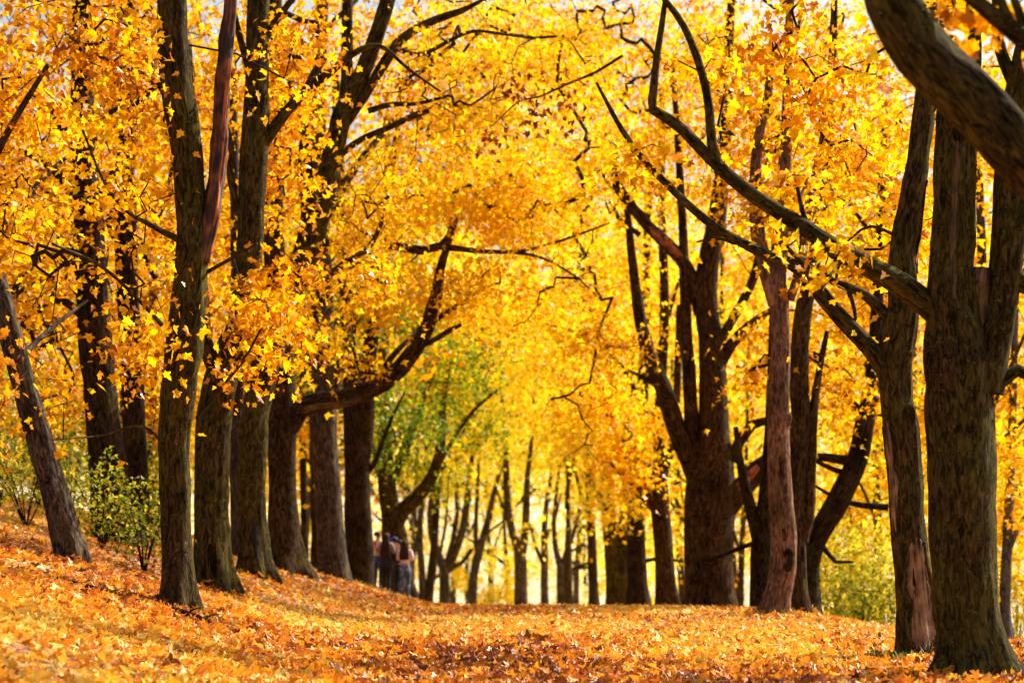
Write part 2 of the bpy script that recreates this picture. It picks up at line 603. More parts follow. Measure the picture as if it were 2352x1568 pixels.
def knot(tube, parent, loc, th, z, size, mat, hole):
    """a swollen ring of bark round a dark hollow"""
    s = tube.ring_at_z(z)
    c = tube.at(np.array([th]), np.array([s]), np.array([0.]))[0]
    e = tube.at(np.array([th + .02]), np.array([s]), np.array([0.]))[0] - c
    e /= np.linalg.norm(e)
    up = tube.t[int(s)]
    nrm = np.cross(e, up)
    nrm /= np.linalg.norm(nrm)
    cen = np.array([np.interp(s, np.arange(len(tube.c)), tube.c[:, a]) for a in range(3)])
    if np.dot(nrm, c - cen) < 0:
        nrm = -nrm
    na, nb = 14, 7
    prof = [(1.5, -.10), (1.2, .22), (.95, .34), (.72, .25), (.55, 0), (.3, -.28), (.04, -.34)]
    V = []
    for k_, (q, h) in enumerate(prof):
        for a in range(na):
            w = 2 * math.pi * a / na
            d = q * (1 + .12 * math.sin(3 * w + th))
            V.append(c + size * (d * (math.cos(w) * e * .8 + math.sin(w) * up * 1.1) + h * nrm))
    V = np.array(V)
    i = np.arange(na * len(prof)).reshape(len(prof), na)
    j = np.roll(i, -1, 1)
    q = np.stack([i[:-1], i[1:], j[1:], j[:-1]], -1)
    B = V * 1.0
    k_ = make_mesh('knot', V, [q[:4].reshape(-1, 4)], mat, parent, {'bark': ('POINT', 'FLOAT_VECTOR', B)}, loc=loc)
    h_ = make_mesh('hollow', V, [q[4:].reshape(-1, 4)], hole, k_, {'bark': ('POINT', 'FLOAT_VECTOR', B)}, loc=loc)
    return k_


# ------------------------------------------------------------------ leaves
def leaf_fan(outline, apex, fold=.30):
    o = np.array(outline, float)
    V = [(apex[0], apex[1], -.06)] + [(x, y, fold * abs(x) - .12 * (y - .4) ** 2) for x, y in o]
    n = len(o)
    F = [(0, 1 + q, 1 + (q + 1) % n) for q in range(n)]
    return np.array(V), np.array(F)


half_fine = [(.10, -.02), (.30, -.13), (.27, .02), (.43, .10), (.24, .20), (.40, .27), (.62, .38), (.50, .46), (.46, .60), (.20, .50), (.22, .72), (.12, .78)]
fine_outline = [(0, 0)] + half_fine + [(0, 1.04)] + [(-x, y) for x, y in half_fine[::-1]]
FINE_V, FINE_F = leaf_fan(fine_outline, (0, .34))
half_near = [(.30, -.14), (.27, .10), (.62, .30), (.43, .45), (.25, .47), (.25, .72)]
NEAR_V, NEAR_F = leaf_fan([(0, 0)] + half_near + [(0, 1.02)] + [(-x, y) for x, y in half_near[::-1]], (0, .34))
MID_V = np.array([(0, 0, 0), (.52, .30, .10), (.16, .46, .0), (0, 1, -.08), (-.16, .46, .0), (-.52, .30, .10)])
MID_F = np.array([(0, 1, 2), (0, 2, 3), (0, 3, 4), (0, 4, 5)])
FAR_V = np.array([(0, 0, 0), (.42, .48, .08), (0, 1, 0), (-.42, .48, .08)])
FAR_F = np.array([(0, 1, 2), (0, 2, 3)])
LOD = {'near': (NEAR_V, NEAR_F), 'mid': (MID_V, MID_F), 'far': (FAR_V, FAR_F), 'fine': (FINE_V, FINE_F)}
SUNV = np.array(SUN)


def unit(a):
    return a / (np.linalg.norm(a, axis=-1, keepdims=True) + 1e-9)


def hang_frames(n, sunward=.5, droop=.8):
    d = unit(rng.normal(size=(n, 3)) * [1, 1, .7] + [0, 0, -droop])
    g = rng.normal(size=(n, 3)) + SUNV * sunward
    nrm = unit(g - (g * d).sum(1, keepdims=True) * d)
    return np.cross(d, nrm), d, nrm


def flat_frames(n, tilt=.33):
    nrm = unit(rng.normal(size=(n, 3)) * tilt + [0, 0, 1])
    a = rng.uniform(0, 2 * math.pi, n)
    g = np.stack([np.cos(a), np.sin(a), a * 0], -1)
    d = unit(g - (g * nrm).sum(1, keepdims=True) * nrm)
    return np.cross(d, nrm), d, nrm


def leaves_mesh(name, pos, size, lod, mat, parent, tint, fr, curl=1.0, loc=None):
    V0, F0 = LOD[lod]
    n = len(pos)
    X, Y_, Z = fr
    cz = rng.uniform(-1.4, 3.0, (n, 1)) * curl
    wx = rng.uniform(.55, 1.08, (n, 1))
    V = (V0[None, :, 0, None] * wx[..., None] * X[:, None] + V0[None, :, 1, None] * Y_[:, None] + (V0[None, :, 2] * cz)[..., None] * Z[:, None])
    V = V * size[:, None, None] + pos[:, None]
    m = len(V0)
    F = (F0[None] + (np.arange(n) * m)[:, None, None]).reshape(-1, 3)
    return make_mesh(name, V.reshape(-1, 3), [F], mat, parent, {'tint': ('FACE', 'FLOAT', np.repeat(tint, len(F0)))}, smooth_shade=False, loc=loc)


# ------------------------------------------------------------------ trees
DRIFT = []
OPEN = [(1395, 1475, 690, 790, 86.5), (-20, 190, 640, 1300, 42.6), (345, 545, -50, 1150, 38.7), (530, 650, -50, 640, 46.6), (170, 300, 480, 1150, 51.5), (740, 920, -50, 330, 54.3), (1560, 1720, 560, 1150, 71.5), (1745, 1835, 640, 1300, 52.3)]
STATS = {'leaves': 0, 'tris': 0}


def grow_twigs(base, pts, rmax, seed):
    """join every leaf spray to the growing tree by the shortest way; returns tubes' control lists and each spray's arrival direction"""
    nodes = list(base)
    NB = len(base)
    arr = np.array(nodes)
    par = [-1] * NB
    left = np.arange(len(pts))
    dmin = np.full(len(pts), 1e9)
    near = np.zeros(len(pts), int)
    for a in range(0, len(arr), 400):
        d = np.linalg.norm(pts[:, None] - arr[None, a:a + 400], axis=2)
        k_ = d.argmin(1)
        v = d[np.arange(len(pts)), k_]
        m = v < dmin
        dmin[m] = v[m]; near[m] = k_[m] + a
    done = np.zeros(len(pts), bool)
    tips = np.zeros(len(pts), int)
    arrive = np.zeros((len(pts), 3))
    segs = []
    for _ in range(len(pts)):
        dd = np.where(done, 1e9, dmin)
        i = int(dd.argmin())
        done[i] = True
        a, b = near[i], pts[i]
        pa = np.array(nodes[a])
        L = dmin[i]
        k_ = max(1, min(6, int(L / .55)))
        prev = a
        side = rng.normal(size=3) * .08 * L
        new = []
        for q in range(1, k_ + 1):
            f = q / k_
            p = pa * (1 - f) + b * f + side * math.sin(math.pi * f) + np.array([0, 0, .12 * L * math.sin(math.pi * f)]) + (rng.normal(size=3) * .02 if q < k_ else 0)
            nodes.append(p)
            par.append(prev)
            prev = len(nodes) - 1
            new.append(p)
        tips[i] = prev
        arrive[i] = unit(np.array(nodes[prev]) - np.array(nodes[par[prev]]))
        nn = np.array(new)
        d = np.linalg.norm(pts[:, None] - nn[None], axis=2)
        kk = d.argmin(1)
        v = d[np.arange(len(pts)), kk]
        m = v < dmin
        dmin[m] = v[m]
        near[m] = len(nodes) - len(new) + kk[m]
    cnt = np.zeros(len(nodes))
    cnt[tips] += 1
    for q in range(len(nodes) - 1, NB - 1, -1):
        if par[q] >= 0:
            cnt[par[q]] += cnt[q]
    rad = np.minimum(.0054 * np.maximum(cnt, 1) ** .5, rmax)
    nodes = np.array(nodes)
    par = np.array(par)
    # chains: follow from each node its thickest child
    child = {}
    for q in range(NB, len(nodes)):
        child.setdefault(par[q], []).append(q)
    chains = []
    stack = [(p, c) for p in list(child) if p < NB for c in child[p]]
    while stack:
        p, c = stack.pop()
        ch = [p, c]
        while c in child:
            ks = sorted(child[c], key=lambda z: -cnt[z])
            for other in ks[1:]:
                stack.append((c, other))
            c = ks[0]
            ch.append(c)
        chains.append(ch)
    out = []
    for ch in chains:
        r = rad[ch].copy()
        r[0] = r[1]
        r[-1] *= .6
        out.append((nodes[ch], r))
    return out, arrive


def cheap_tubes(chains, sides):
    V, B, Q, o = [], [], [], 0
    th = np.arange(sides) * 2 * math.pi / sides
    for c, r in chains:
        t, u, v = frames(c)
        n = len(c)
        ring = c[:, None] + r[:, None, None] * (np.cos(th)[None, :, None] * u[:, None] + np.sin(th)[None, :, None] * v[:, None])
        V.append(ring.reshape(-1, 3))
        B.append(ring.reshape(-1, 3))
        i = np.arange(n * sides).reshape(n, sides) + o
        j = np.roll(i, -1, 1)
        Q.append(np.stack([i[:-1], j[:-1], j[1:], i[1:]], -1).reshape(-1, 4))
        o += n * sides
    return np.vstack(V), np.vstack(B), np.vstack(Q)


def lod_of(y):
    return 'near' if y < 50 else ('mid' if y < 88 else 'far')


def trace(pts, y):
    """traced (px, py, width[, depth offset]) -> (x, y, z, r)"""
    out = []
    for p in pts:
        d = y + (p[3] if len(p) > 3 else 0)
        out.append((*P(p[0], p[1], d), p[2] * .465 * K * d))
    return np.array(out)


def tree(name, label, y, trunk, limbs=(), blobs=(), leaf='gold', bark='bark_brown', group=None, size=.15, per=26, spread=.32, detail=None,
         flare=.5, limb_marks=None, bare=(), tint=(.5, .24), dead=(), leafparts=0, lod=None, twig_r=.05, category='tree', extra=None):
    """trunk, limbs: traced lists; blobs: (px, py, rx, ry, depth offset, depth radius, sprays) where the foliage hangs"""
    tr = trace(trunk, y)
    x0, y0 = tr[0, 0], tr[0, 1]
    zg = float(height(np.array([x0]), np.array([y0]))[0])
    if zg < tr[0, 2] - .02:                                   # the trunk goes on down to the ground
        tr = np.vstack([[x0, y0, zg - .25, tr[0, 3]], tr])
    else:
        tr = np.vstack([[x0, y0, min(zg, tr[0, 2]) - .35, tr[0, 3]], tr])
    base = np.array([x0, y0, zg])
    root = empty(name, base)
    tag(root, label, category, group)
    near = y < 58
    detail = detail if detail is not None else (1 if near else (2 if y < 90 else 3))
    sides = {1: 40, 2: 22, 3: 12}[detail]
    step = {1: .09, 2: .22, 3: .5}[detail]
    seed = (x0 * 1.7 + y0 * .31) % 23
    c = catmull(tr, step)
    tt = Tube(c[:, :3], np.maximum(c[:, 3], .01), sides, rough=.13, furrow=.13 if detail == 1 else .07, flare=flare, seed=seed)
    tk = tubes_mesh('trunk', [tt], M[bark], root, base)
    skel = [c[c[:, 2] > zg + 2.2][:, :3]]
    lt = []
    for k_, lm in enumerate(limbs):
        q = trace(lm, y)
        cc = catmull(q, step * 1.3)
        rot = (limb_marks or {}).get(k_) == 'wood_rotten'
        t_ = Tube(cc[:, :3], np.maximum(cc[:, 3], .006), max(8, int(sides * .6)), rough=.42 if rot else .15, furrow=.30 if rot else (.08 if detail < 3 else 0), seed=seed + k_ + 1)
        lt.append(t_)
        ob = tubes_mesh('limb', [t_], M[(limb_marks or {}).get(k_, bark)], root, base)
        if k_ not in dead:
            skel.append(cc[:, :3])
    skel = np.vstack(skel)[::max(1, int(.35 / step))]
    pts, out_of_view = [], []
    nleafy = 0
    for bi, (px, py, rx, ry, dy, ry_d, n) in enumerate(list(blobs) + list(bare)):
        d = y + dy
        cen = P(px, py, d)
        g = rng.normal(size=(n * 4, 3))
        g = unit(g) * rng.uniform(0, 1, (n * 4, 1)) ** (1 / 2.4)
        q = cen + g * [rx * K * d, ry_d, ry * K * d]
        m = fbm(q * .55 + seed, 2)
        order = np.argsort(-m + rng.normal(size=len(m)) * .05)
        q = q[order[:n]]
        zz = height(q[:, 0], q[:, 1])
        q = q[q[:, 2] > zz + .9]
        for (xa, xb, ya, yb, dmax) in OPEN:                      # the stems that show bare of leaves, and a gap cut for sun on the people
            qx, qy = project(q)
            q = q[~((qx > xa) & (qx < xb) & (qy > ya) & (qy < yb) & (q[:, 1] < dmax) & (rng.uniform(size=len(q)) < .88))]
        pts.append(q)
        nleafy += len(q) if bi < len(blobs) else 0
    if pts:
        pts = np.vstack(pts)
        chains, arrive = grow_twigs(skel, pts, twig_r, seed)
        lod = lod or lod_of(y)
        V, B, Q = cheap_tubes(chains, 5 if detail == 1 else (4 if detail == 2 else 3))
        tw = make_mesh('branches', V, [Q], M['bark_twig'], root, {'bark': ('POINT', 'FLOAT_VECTOR', B)}, loc=base)
        tag(tw, kind='stuff')
        pts = pts[:nleafy]
        n = len(pts) * per
        idx = np.repeat(np.arange(len(pts)), per)
        pl = unit(rng.normal(size=(len(pts), 3)) * .28 + [0, 0, 1])          # each spray lies in its own drooping plane
        g = rng.normal(size=(n, 3)) * spread
        nn = pl[idx]
        g = g - .72 * (g * nn).sum(1, keepdims=True) * nn
        pos = pts[idx] + g
        pos[:, 2] -= .25 * (g[:, 0] ** 2 + g[:, 1] ** 2) / spread
        keep = pos[:, 2] > height(pos[:, 0], pos[:, 1]) + .4
        pos = pos[keep]; idx = idx[keep]
        n = len(pos)
        sz = size * rng.uniform(.5, 1.35, n)
        tn = np.clip(rng.normal(tint[0], tint[1], n) + .30 * (fbm(pos * .5 + 40, 2) - .5) * 2 + rng.normal(size=len(pts))[idx] * .15, 0, 1)
        X, D, Z = hang_frames(n)
        if leafparts:
            px, py = project(pos)
            inside = np.where((px > 0) & (px < 2352) & (py > 0) & (py < 1568))[0]
            pick = inside[np.argsort(pos[inside, 1] - 3 * rng.uniform(size=len(inside)))[:leafparts]]
            rest = np.ones(n, bool)
            rest[pick] = False
            for a in pick:
                o = bpy.data.objects.new('leaf', leaf_variant(leaf, tn[a]))
                o.parent = root
                mtx = np.eye(4)
                mtx[:3, 0], mtx[:3, 1], mtx[:3, 2] = X[a] * sz[a], D[a] * sz[a], Z[a] * sz[a]
                mtx[:3, 3] = pos[a] - base
                o.matrix_local = [list(r_) for r_ in mtx]
                col.objects.link(o)
            pos, sz, tn, X, D, Z = pos[rest], sz[rest], tn[rest], X[rest], D[rest], Z[rest]
        cr = leaves_mesh('crown', pos, sz, lod, M[leaf], root, tn, (X, D, Z), loc=base)
        tag(cr, kind='stuff')
        STATS['leaves'] += n
        STATS['tris'] += n * len(LOD[lod][1]) + 2 * len(Q)
    if near:
        DRIFT.append((base, tr[1, 3]))
    if extra:
        extra(root, base, tt, lt)
    return root, tt, lt, base


LEAFMESH = {}


def leaf_variant(mat, t):
    q = int(min(5, max(0, t * 6)))
    v = random.randrange(3)
    if (mat, q, v) not in LEAFMESH:
        V = FINE_V.copy()
        V[:, 2] *= (1.0, 2.0, -.6)[v]
        V[:, 0] *= (1, .85, .95)[v]
        ob = make_mesh('leaf', V, [FINE_F], M[mat], None, {'tint': ('FACE', 'FLOAT', np.full(len(FINE_F), (q + .5) / 6))}, smooth_shade=False)
        me = ob.data
        bpy.data.objects.remove(ob)
        LEAFMESH[(mat, q, v)] = me
    return LEAFMESH[(mat, q, v)]


HOLLOW_SHADE = plain('hollow_shade', (.012, .008, .006), .95)  # near-black colour stands in for the shade inside hollows
CAMSIDE = -math.pi / 2        # the angle on an upright trunk that faces the camera

# ------------------------------------------------------------------ the two rows of old maples along the avenue
ROWL = 'old maples in the row on the bank'
ROWR = 'old maples in the row by the falling slope'


def marks_front(root, base, tt, lt):
    # the dead stem that has lost its bark, with raw splintered wood
    patch(lt[0], 'bare_wood', M['wood_split'], root, base, CAMSIDE + .8, .38, lt[0].c[2, 2] + .2, lt[0].c[-1, 2] - 1.1, .012, 2.0, 'raw orange strip of splintered wood')
    knot(tt, root, base, CAMSIDE + .2, base[2] + 2.3, .07, M['bark_pale'], M['wood_tan'])


tree('maple_tree', 'flecked grey brown maple with a dead splintered stem, its foot by the fallen branch', 38,
     [(408, 1385, 80), (406, 1290, 74), (402, 1150, 76), (400, 1000, 80), (412, 870, 88), (428, 760, 92), (436, 640, 82), (440, 540, 78), (437, 440, 74), (424, 300, 78), (405, 190, 78), (398, 80, 74), (396, -60, 72), (400, -300, 60), (430, -600, 40)],
     limbs=[[(462, 600, 52), (478, 520, 50), (492, 430, 44), (503, 330, 46), (506, 250, 40), (516, 150, 40), (524, 60, 34), (534, -60, 26)],
            [(432, 560, 18), (380, 535, 16), (330, 508, 12), (290, 485, 9), (240, 420, 7), (190, 300, 6, -1)],
            [(420, 260, 20), (340, 180, 16), (250, 140, 12, -1), (120, 60, 8, -2)],
            [(400, 780, 14), (330, 700, 10), (230, 610, 8, -1), (120, 560, 6, -2)],
            [(452, 960, 10), (500, 900, 8), (560, 830, 5, -1)],
            [(398, 1050, 8), (330, 980, 7, -.5), (230, 1000, 5, -1), (120, 1010, 3, -2)],
            [(430, 650, 12), (520, 600, 9), (590, 560, 6, -.5)],
            [(398, -250, 30), (250, -300, 22, -2), (100, -350, 14, -4)], [(405, -350, 30), (560, -420, 22, 2), (700, -520, 14, 3)]],
     blobs=[(290, 800, 90, 130, -1, 1.0, 22), (220, 950, 150, 90, -1, 1.0, 16), (70, 960, 110, 60, -2, 1.0, 9), (300, 560, 120, 120, 0, 1.3, 20),
            (170, 160, 200, 200, -1, 1.6, 50), (260, 360, 140, 120, 0, 1.4, 20), (570, 660, 50, 110, -.5, .6, 9), (600, 740, 50, 60, -1, .6, 8),
            (560, 130, 50, 130, .5, .8, 12), (650, 130, 60, 120, .5, .8, 12), (80, 480, 130, 160, 1, 1.5, 12), (250, -300, 350, 200, 0, 3, 30), (560, -420, 250, 200, 1, 3, 16),
            (560, 840, 60, 60, -.5, .6, 6)],
     leaf='gold', bark='bark_mossy', per=21, size=.112, spread=.30, bare=[(220, 560, 210, 400, 0, 1.5, 150), (560, 700, 90, 200, -.5, .8, 30)], limb_marks={0: 'wood_rotten'}, dead=(0,), leafparts=230, group=ROWL, extra=marks_front, flare=.6, tint=(.34, .24))  # low tint puts canopy shade into the leaf colour

def marks_2(root, base, tt, lt):
    knot(tt, root, base, CAMSIDE + .5, base[2] + 1.3, .05, M['bark_olive'], HOLLOW_SHADE)
    patch(tt, 'bark_hollow', M['bark_dark'], root, base, CAMSIDE + .1, .35, base[2] + .15, base[2] + .8, .012, 3)  # dark bark on the surface, a hollow's shade put into its colour

tree('maple_tree', 'thick trunked maple leaning towards the avenue just behind the one with the dead stem', 46,
     [(492, 1352, 96), (488, 1290, 90), (486, 1180, 86), (486, 1080, 88), (490, 970, 92), (505, 890, 88), (530, 810, 78), (556, 720, 70), (570, 620, 66), (577, 520, 64), (581, 400, 66), (586, 290, 66), (590, 180, 60), (592, 60, 56), (595, -80, 52), (600, -300, 40), (620, -520, 26)],
     limbs=[[(606, 330, 30), (640, 280, 28), (680, 232, 26), (720, 195, 24), (760, 165, 20), (810, 125, 17), (870, 105, 12), (940, 160, 8), (1010, 210, 5)],
            [(700, 215, 22), (722, 170, 22), (745, 132, 18)],
            [(545, 480, 16), (528, 400, 18), (532, 340, 14), (510, 250, 10)],
            [(588, 200, 24), (560, 120, 18), (540, 40, 15), (520, -60, 12)],
            [(500, 880, 26), (470, 780, 40), (465, 700, 36), (455, 600, 34), (450, 480, 30), (440, 300, 26), (430, 100, 22, 1)],
            [(590, 120, 22), (640, 40, 17), (700, -40, 13), (760, -150, 9)],
            [(596, -150, 26), (480, -260, 18), (350, -350, 10, 2)]],
     blobs=[(640, 640, 110, 120, -1, 1.2, 34), (670, 560, 60, 70, -1.5, .8, 9), (650, 440, 80, 120, 2.5, 1.2, 22), (680, 90, 130, 130, 0, 1.5, 34), (500, 60, 120, 130, 1, 1.5, 20),
            (800, 60, 110, 90, 0, 1.2, 16), (660, 320, 70, 110, 2.5, 1.2, 16), (560, -320, 350, 240, 0, 3, 34), (650, 760, 90, 60, -1.5, .8, 12), (330, 330, 130, 260, 3, 2, 44), (110, 620, 120, 260, 4, 2, 34)],
     leaf='gold', bark='bark_olive', per=24, size=.116, spread=.32, leafparts=70, group=ROWL, extra=marks_2, flare=.6, tint=(.42, .24))  # leaf tint lowered to paint in some of the upper shade

def dried(root, base, spots):
    # small hanging bunches of dried brown leaves
    pos = np.vstack([P(px, py, d) + rng.normal(size=(n, 3)) * [.16, .1, .2] for (px, py, d, n) in spots])
    X, D, Z = hang_frames(len(pos), .4, 2.2)
    ob = leaves_mesh('dried_leaves', pos, .11 * rng.uniform(.6, 1.2, len(pos)), 'near', M['rust'], root, rng.uniform(0, 1, len(pos)), (X, D, Z), curl=2, loc=base)
    tag(ob, 'small bunches of dried brown leaves', kind='stuff')


def marks_3(root, base, tt, lt):
    dried(root, base, [(1130, 320, 50, 16), (1145, 345, 50, 10), (1190, 215, 50, 22), (1225, 245, 50, 16), (1245, 205, 50, 14), (1300, 205, 50, 18), (1290, 250, 50, 12), (1215, 300, 50, 10), (1330, 270, 50, 10), (1170, 200, 50, 10)])
    knot(tt, root, base, CAMSIDE + .25, ZC + (HZ - 841) * K * 54, .075, M['bark_brown'], M['wood_split'])
    knot(tt, root, base, CAMSIDE + .1, ZC + (HZ - 874) * K * 54, .065, M['bark_brown'], M['wood_split'])
    patch(tt, 'hollow', HOLLOW_SHADE, root, base, CAMSIDE + .2, .22, base[2] + .35, base[2] + 1.15, .012, 3, 'long dark hollow low on the trunk')  # lies on the surface, its depth painted as near-black shade

tree('maple_tree', 'maple with two ringed knot holes and a long forked trunk arching over the path', 54,
     [(588, 1335, 92), (585, 1280, 80), (580, 1180, 74), (578, 1060, 72), (584, 960, 72), (602, 870, 72), (626, 770, 70), (655, 690, 66), (690, 610, 62), (724, 520, 58), (750, 430, 56), (768, 340, 54), (785, 270, 52), (805, 220, 46), (835, 160, 42), (865, 80, 40), (890, 0, 38), (915, -120, 32), (960, -320, 22)],
     limbs=[[(792, 270, 34), (796, 180, 30), (797, 90, 29), (798, 0, 27), (800, -120, 20)],
            [(795, 280, 28), (840, 215, 26), (880, 150, 26), (915, 98, 24), (960, 65, 22), (1010, 42, 20), (1060, 25, 16), (1100, 5, 10), (1160, -30, 6)],
            [(915, 115, 14), (970, 125, 11), (1040, 90, 10), (1090, 72, 9), (1150, 78, 7), (1230, 90, 4)],
            [(650, 720, 30), (690, 664, 22), (740, 640, 19), (800, 600, 16), (850, 565, 14), (880, 500, 11), (893, 450, 8)],
            [(655, 640, 18), (690, 560, 26), (705, 470, 30), (700, 380, 36), (705, 300, 26), (730, 240, 20)],
            [(845, 255, 16), (900, 240, 13), (960, 238, 10), (1030, 220, 7)],
            [(775, 360, 18), (830, 320, 16), (900, 290, 15), (960, 262, 18), (985, 255, 14)],
            [(900, -60, 22), (1000, -130, 15), (1130, -220, 9)], [(1430, 128, 8, -3), (1370, 165, 7, -3), (1300, 195, 6, -3), (1240, 222, 5, -3), (1190, 235, 4, -3), (1130, 290, 2.5, -3)]],
     blobs=[(800, 650, 110, 60, -1, 1.0, 22), (820, 500, 70, 90, .5, 1.0, 20), (900, 400, 110, 110, 0, 1.5, 28), (980, 120, 160, 120, 0, 1.6, 24), (900, 260, 110, 70, 1, 1.3, 14),
            (1050, 300, 120, 90, 1, 1.4, 14), (850, -100, 260, 160, 0, 2.5, 24), (700, 330, 90, 120, 1, 1.2, 16), (640, 180, 120, 180, 2, 1.6, 24)],
     leaf='gold', bark='bark_olive', per=25, size=.135, spread=.34, group=ROWL, extra=marks_3, flare=.6, bare=[(960, 220, 220, 160, 0, 1.6, 80), (820, 420, 120, 120, 0, 1.3, 30)])

def marks_4(root, base, tt, lt):
    patch(lt[0], 'scar', M['wood_tan'], root, base, -.9, .5, lt[0].c[1, 2] - .02, lt[0].c[4, 2], .012, 5)

tree('maple_tree', 'maple with one long low limb curving out over the path like an elbow', 62,
     [(662, 1325, 100), (655, 1270, 88), (650, 1180, 78), (648, 1080, 72), (650, 980, 74), (648, 900, 68), (642, 800, 60), (635, 700, 56), (630, 560, 52), (625, 400, 48), (625, 200, 44), (630, 0, 40), (640, -250, 26)],
     limbs=[[(662, 980, 58), (690, 935, 50), (730, 920, 46), (780, 916, 44), (830, 905, 44), (880, 880, 44), (920, 845, 44), (955, 800, 42), (980, 755, 38), (992, 715, 36), (1002, 680, 32), (1010, 620, 24), (1030, 560, 16), (1050, 500, 9)],
            [(985, 745, 14), (1030, 715, 14), (1070, 690, 10), (1110, 660, 6)],
            [(950, 800, 12), (990, 785, 14), (1030, 760, 14), (1060, 745, 9)],
            [(835, 905, 10), (825, 850, 9), (810, 800, 7), (820, 740, 5)],
            [(635, 720, 26), (690, 600, 20), (760, 555, 18), (830, 560, 18), (870, 557, 20), (920, 568, 22), (970, 575, 22), (1010, 565, 20), (1060, 572, 15), (1120, 578, 12), (1200, 576, 9), (1290, 552, 7), (1400, 512, 4)],
            [(1000, 575, 14), (1030, 540, 12), (1038, 500, 8)],
            [(1150, 578, 9), (1240, 590, 7), (1330, 640, 5), (1370, 680, 4)],
            [(700, 1330, 30), (690, 1270, 32), (672, 1200, 26), (660, 1120, 14)],
            [(640, 600, 26), (560, 400, 20, 2), (480, 250, 13, 3)], [(628, 250, 26), (720, 100, 18, 2), (820, 0, 11, 3)]],
     blobs=[(1040, 640, 150, 70, 0, 1.6, 52), (1130, 520, 220, 110, 0, 2.0, 80), (960, 480, 140, 110, -1, 1.6, 46), (1230, 430, 160, 120, 1, 2, 60), (880, 690, 80, 50, 0, 1, 12), (860, 840, 40, 30, 0, .6, 5),
            (1190, 690, 120, 70, 1, 1.5, 24), (700, -150, 300, 200, 2, 3, 20), (1350, 380, 110, 90, 1, 1.5, 30), (1250, 200, 200, 130, 2, 2.5, 50), (1050, 60, 200, 120, 2, 2.5, 40)],
     leaf='amber', bark='bark_brown', per=30, size=.145, spread=.38, group=ROWL, extra=marks_4, flare=.6, tint=(.84, .2), bare=[(1200, 560, 220, 120, 0, 1.6, 50)])

tree('maple_tree', 'broad greyish maple trunk between the elbow limb and the forked maple by the people', 70,
     [(768, 1330, 82), (764, 1280, 74), (758, 1200, 68), (752, 1100, 66), (744, 1000, 70), (742, 920, 64), (742, 800, 58), (738, 700, 56), (736, 560, 50), (730, 400, 46), (730, 200, 40), (740, 0, 34), (760, -250, 20)],
     limbs=[[(745, 960, 40), (770, 880, 30), (800, 780, 22), (820, 700, 18), (835, 640, 13), (850, 580, 8)],
            [(742, 900, 26), (720, 840, 24), (690, 780, 20), (660, 700, 18)],
            [(815, 720, 12), (790, 670, 10), (770, 620, 8)],
            [(735, 520, 28), (820, 380, 20), (920, 260, 14, 2)], [(730, 380, 28), (650, 200, 20, 1), (580, 60, 14, 2)]],
     blobs=[(1000, 330, 180, 150, 1, 2, 60), (850, 480, 160, 140, 1, 2, 46), (1150, 250, 160, 150, 2, 2.2, 60), (760, 740, 60, 90, -1, 1, 10), (650, 330, 200, 200, 2, 2.5, 60), (800, 120, 220, 160, 2, 2.5, 56), (1250, 120, 200, 150, 3, 2.5, 60), (1150, -60, 260, 120, 3, 3, 50)],
     leaf='gold', bark='bark_grey', per=30, size=.155, spread=.42, group=ROWL, flare=.18, tint=(.7, .22))

tree('maple_tree', 'dark maple forking low into two stems with the people gathered at its foot', 76,
     [(826, 1342, 78), (824, 1260, 70), (822, 1180, 68), (820, 1080, 66), (818, 1000, 60), (808, 940, 44), (806, 860, 36), (800, 760, 34), (790, 600, 30), (780, 400, 26), (770, 150, 20)],
     limbs=[[(828, 1080, 44), (838, 1000, 42), (842, 920, 42), (846, 840, 40), (858, 740, 34), (870, 620, 28), (890, 450, 22), (920, 250, 14)],
            [(850, 900, 20), (900, 820, 16), (960, 760, 10, 1)], [(840, 1090, 16), (862, 1060, 14), (880, 1010, 12), (900, 960, 8), (930, 900, 5)]],
     blobs=[(850, 740, 160, 100, 2, 2, 70), (890, 870, 150, 90, 3, 2, 60), (880, 1000, 90, 80, 3, 1.6, 26), (970, 990, 110, 90, 5, 1.5, 36), (800, 560, 160, 160, 3, 2.4, 40), (720, 820, 90, 120, 4, 2, 24)],
     leaf='green', bark='bark_dark', per=28, size=.155, spread=.42, group=ROWL, tint=(.86, .2), flare=.06)

tree('maple_tree', 'olive barked maple behind the people throwing one thick limb up over the path', 88,
     [(915, 1360, 74), (912, 1290, 70), (905, 1230, 66), (900, 1190, 54), (890, 1130, 46), (885, 1050, 40), (880, 950, 34), (880, 800, 28), (885, 600, 22), (890, 300, 16)],
     limbs=[[(902, 1215, 46), (925, 1170, 40), (955, 1145, 36), (980, 1115, 34), (1000, 1075, 30), (1012, 1020, 24), (1016, 960, 18), (1024, 880, 13), (1040, 800, 8)],
            [(890, 1120, 26), (930, 1030, 24), (955, 960, 18), (985, 880, 14), (1010, 800, 9)],
            [(895, 1150, 18), (870, 1080, 18), (850, 1000, 14)],
            [(1000, 1080, 14), (1040, 1010, 11), (1090, 940, 9), (1150, 890, 6)]],
     blobs=[(1000, 880, 130, 110, 0, 2.4, 50), (940, 1060, 60, 60, 0, 1.5, 16), (1080, 960, 120, 100, 1, 2.4, 40), (900, 700, 160, 150, 2, 3, 50), (1150, 420, 220, 160, 2, 3, 60), (1030, 1090, 50, 60, 0, 1, 8), (1080, 760, 130, 100, 2, 2.5, 34)],
     leaf='green', bark='bark_olive', per=28, size=.18, spread=.45, group=ROWL, tint=(.66, .27), lod='mid')

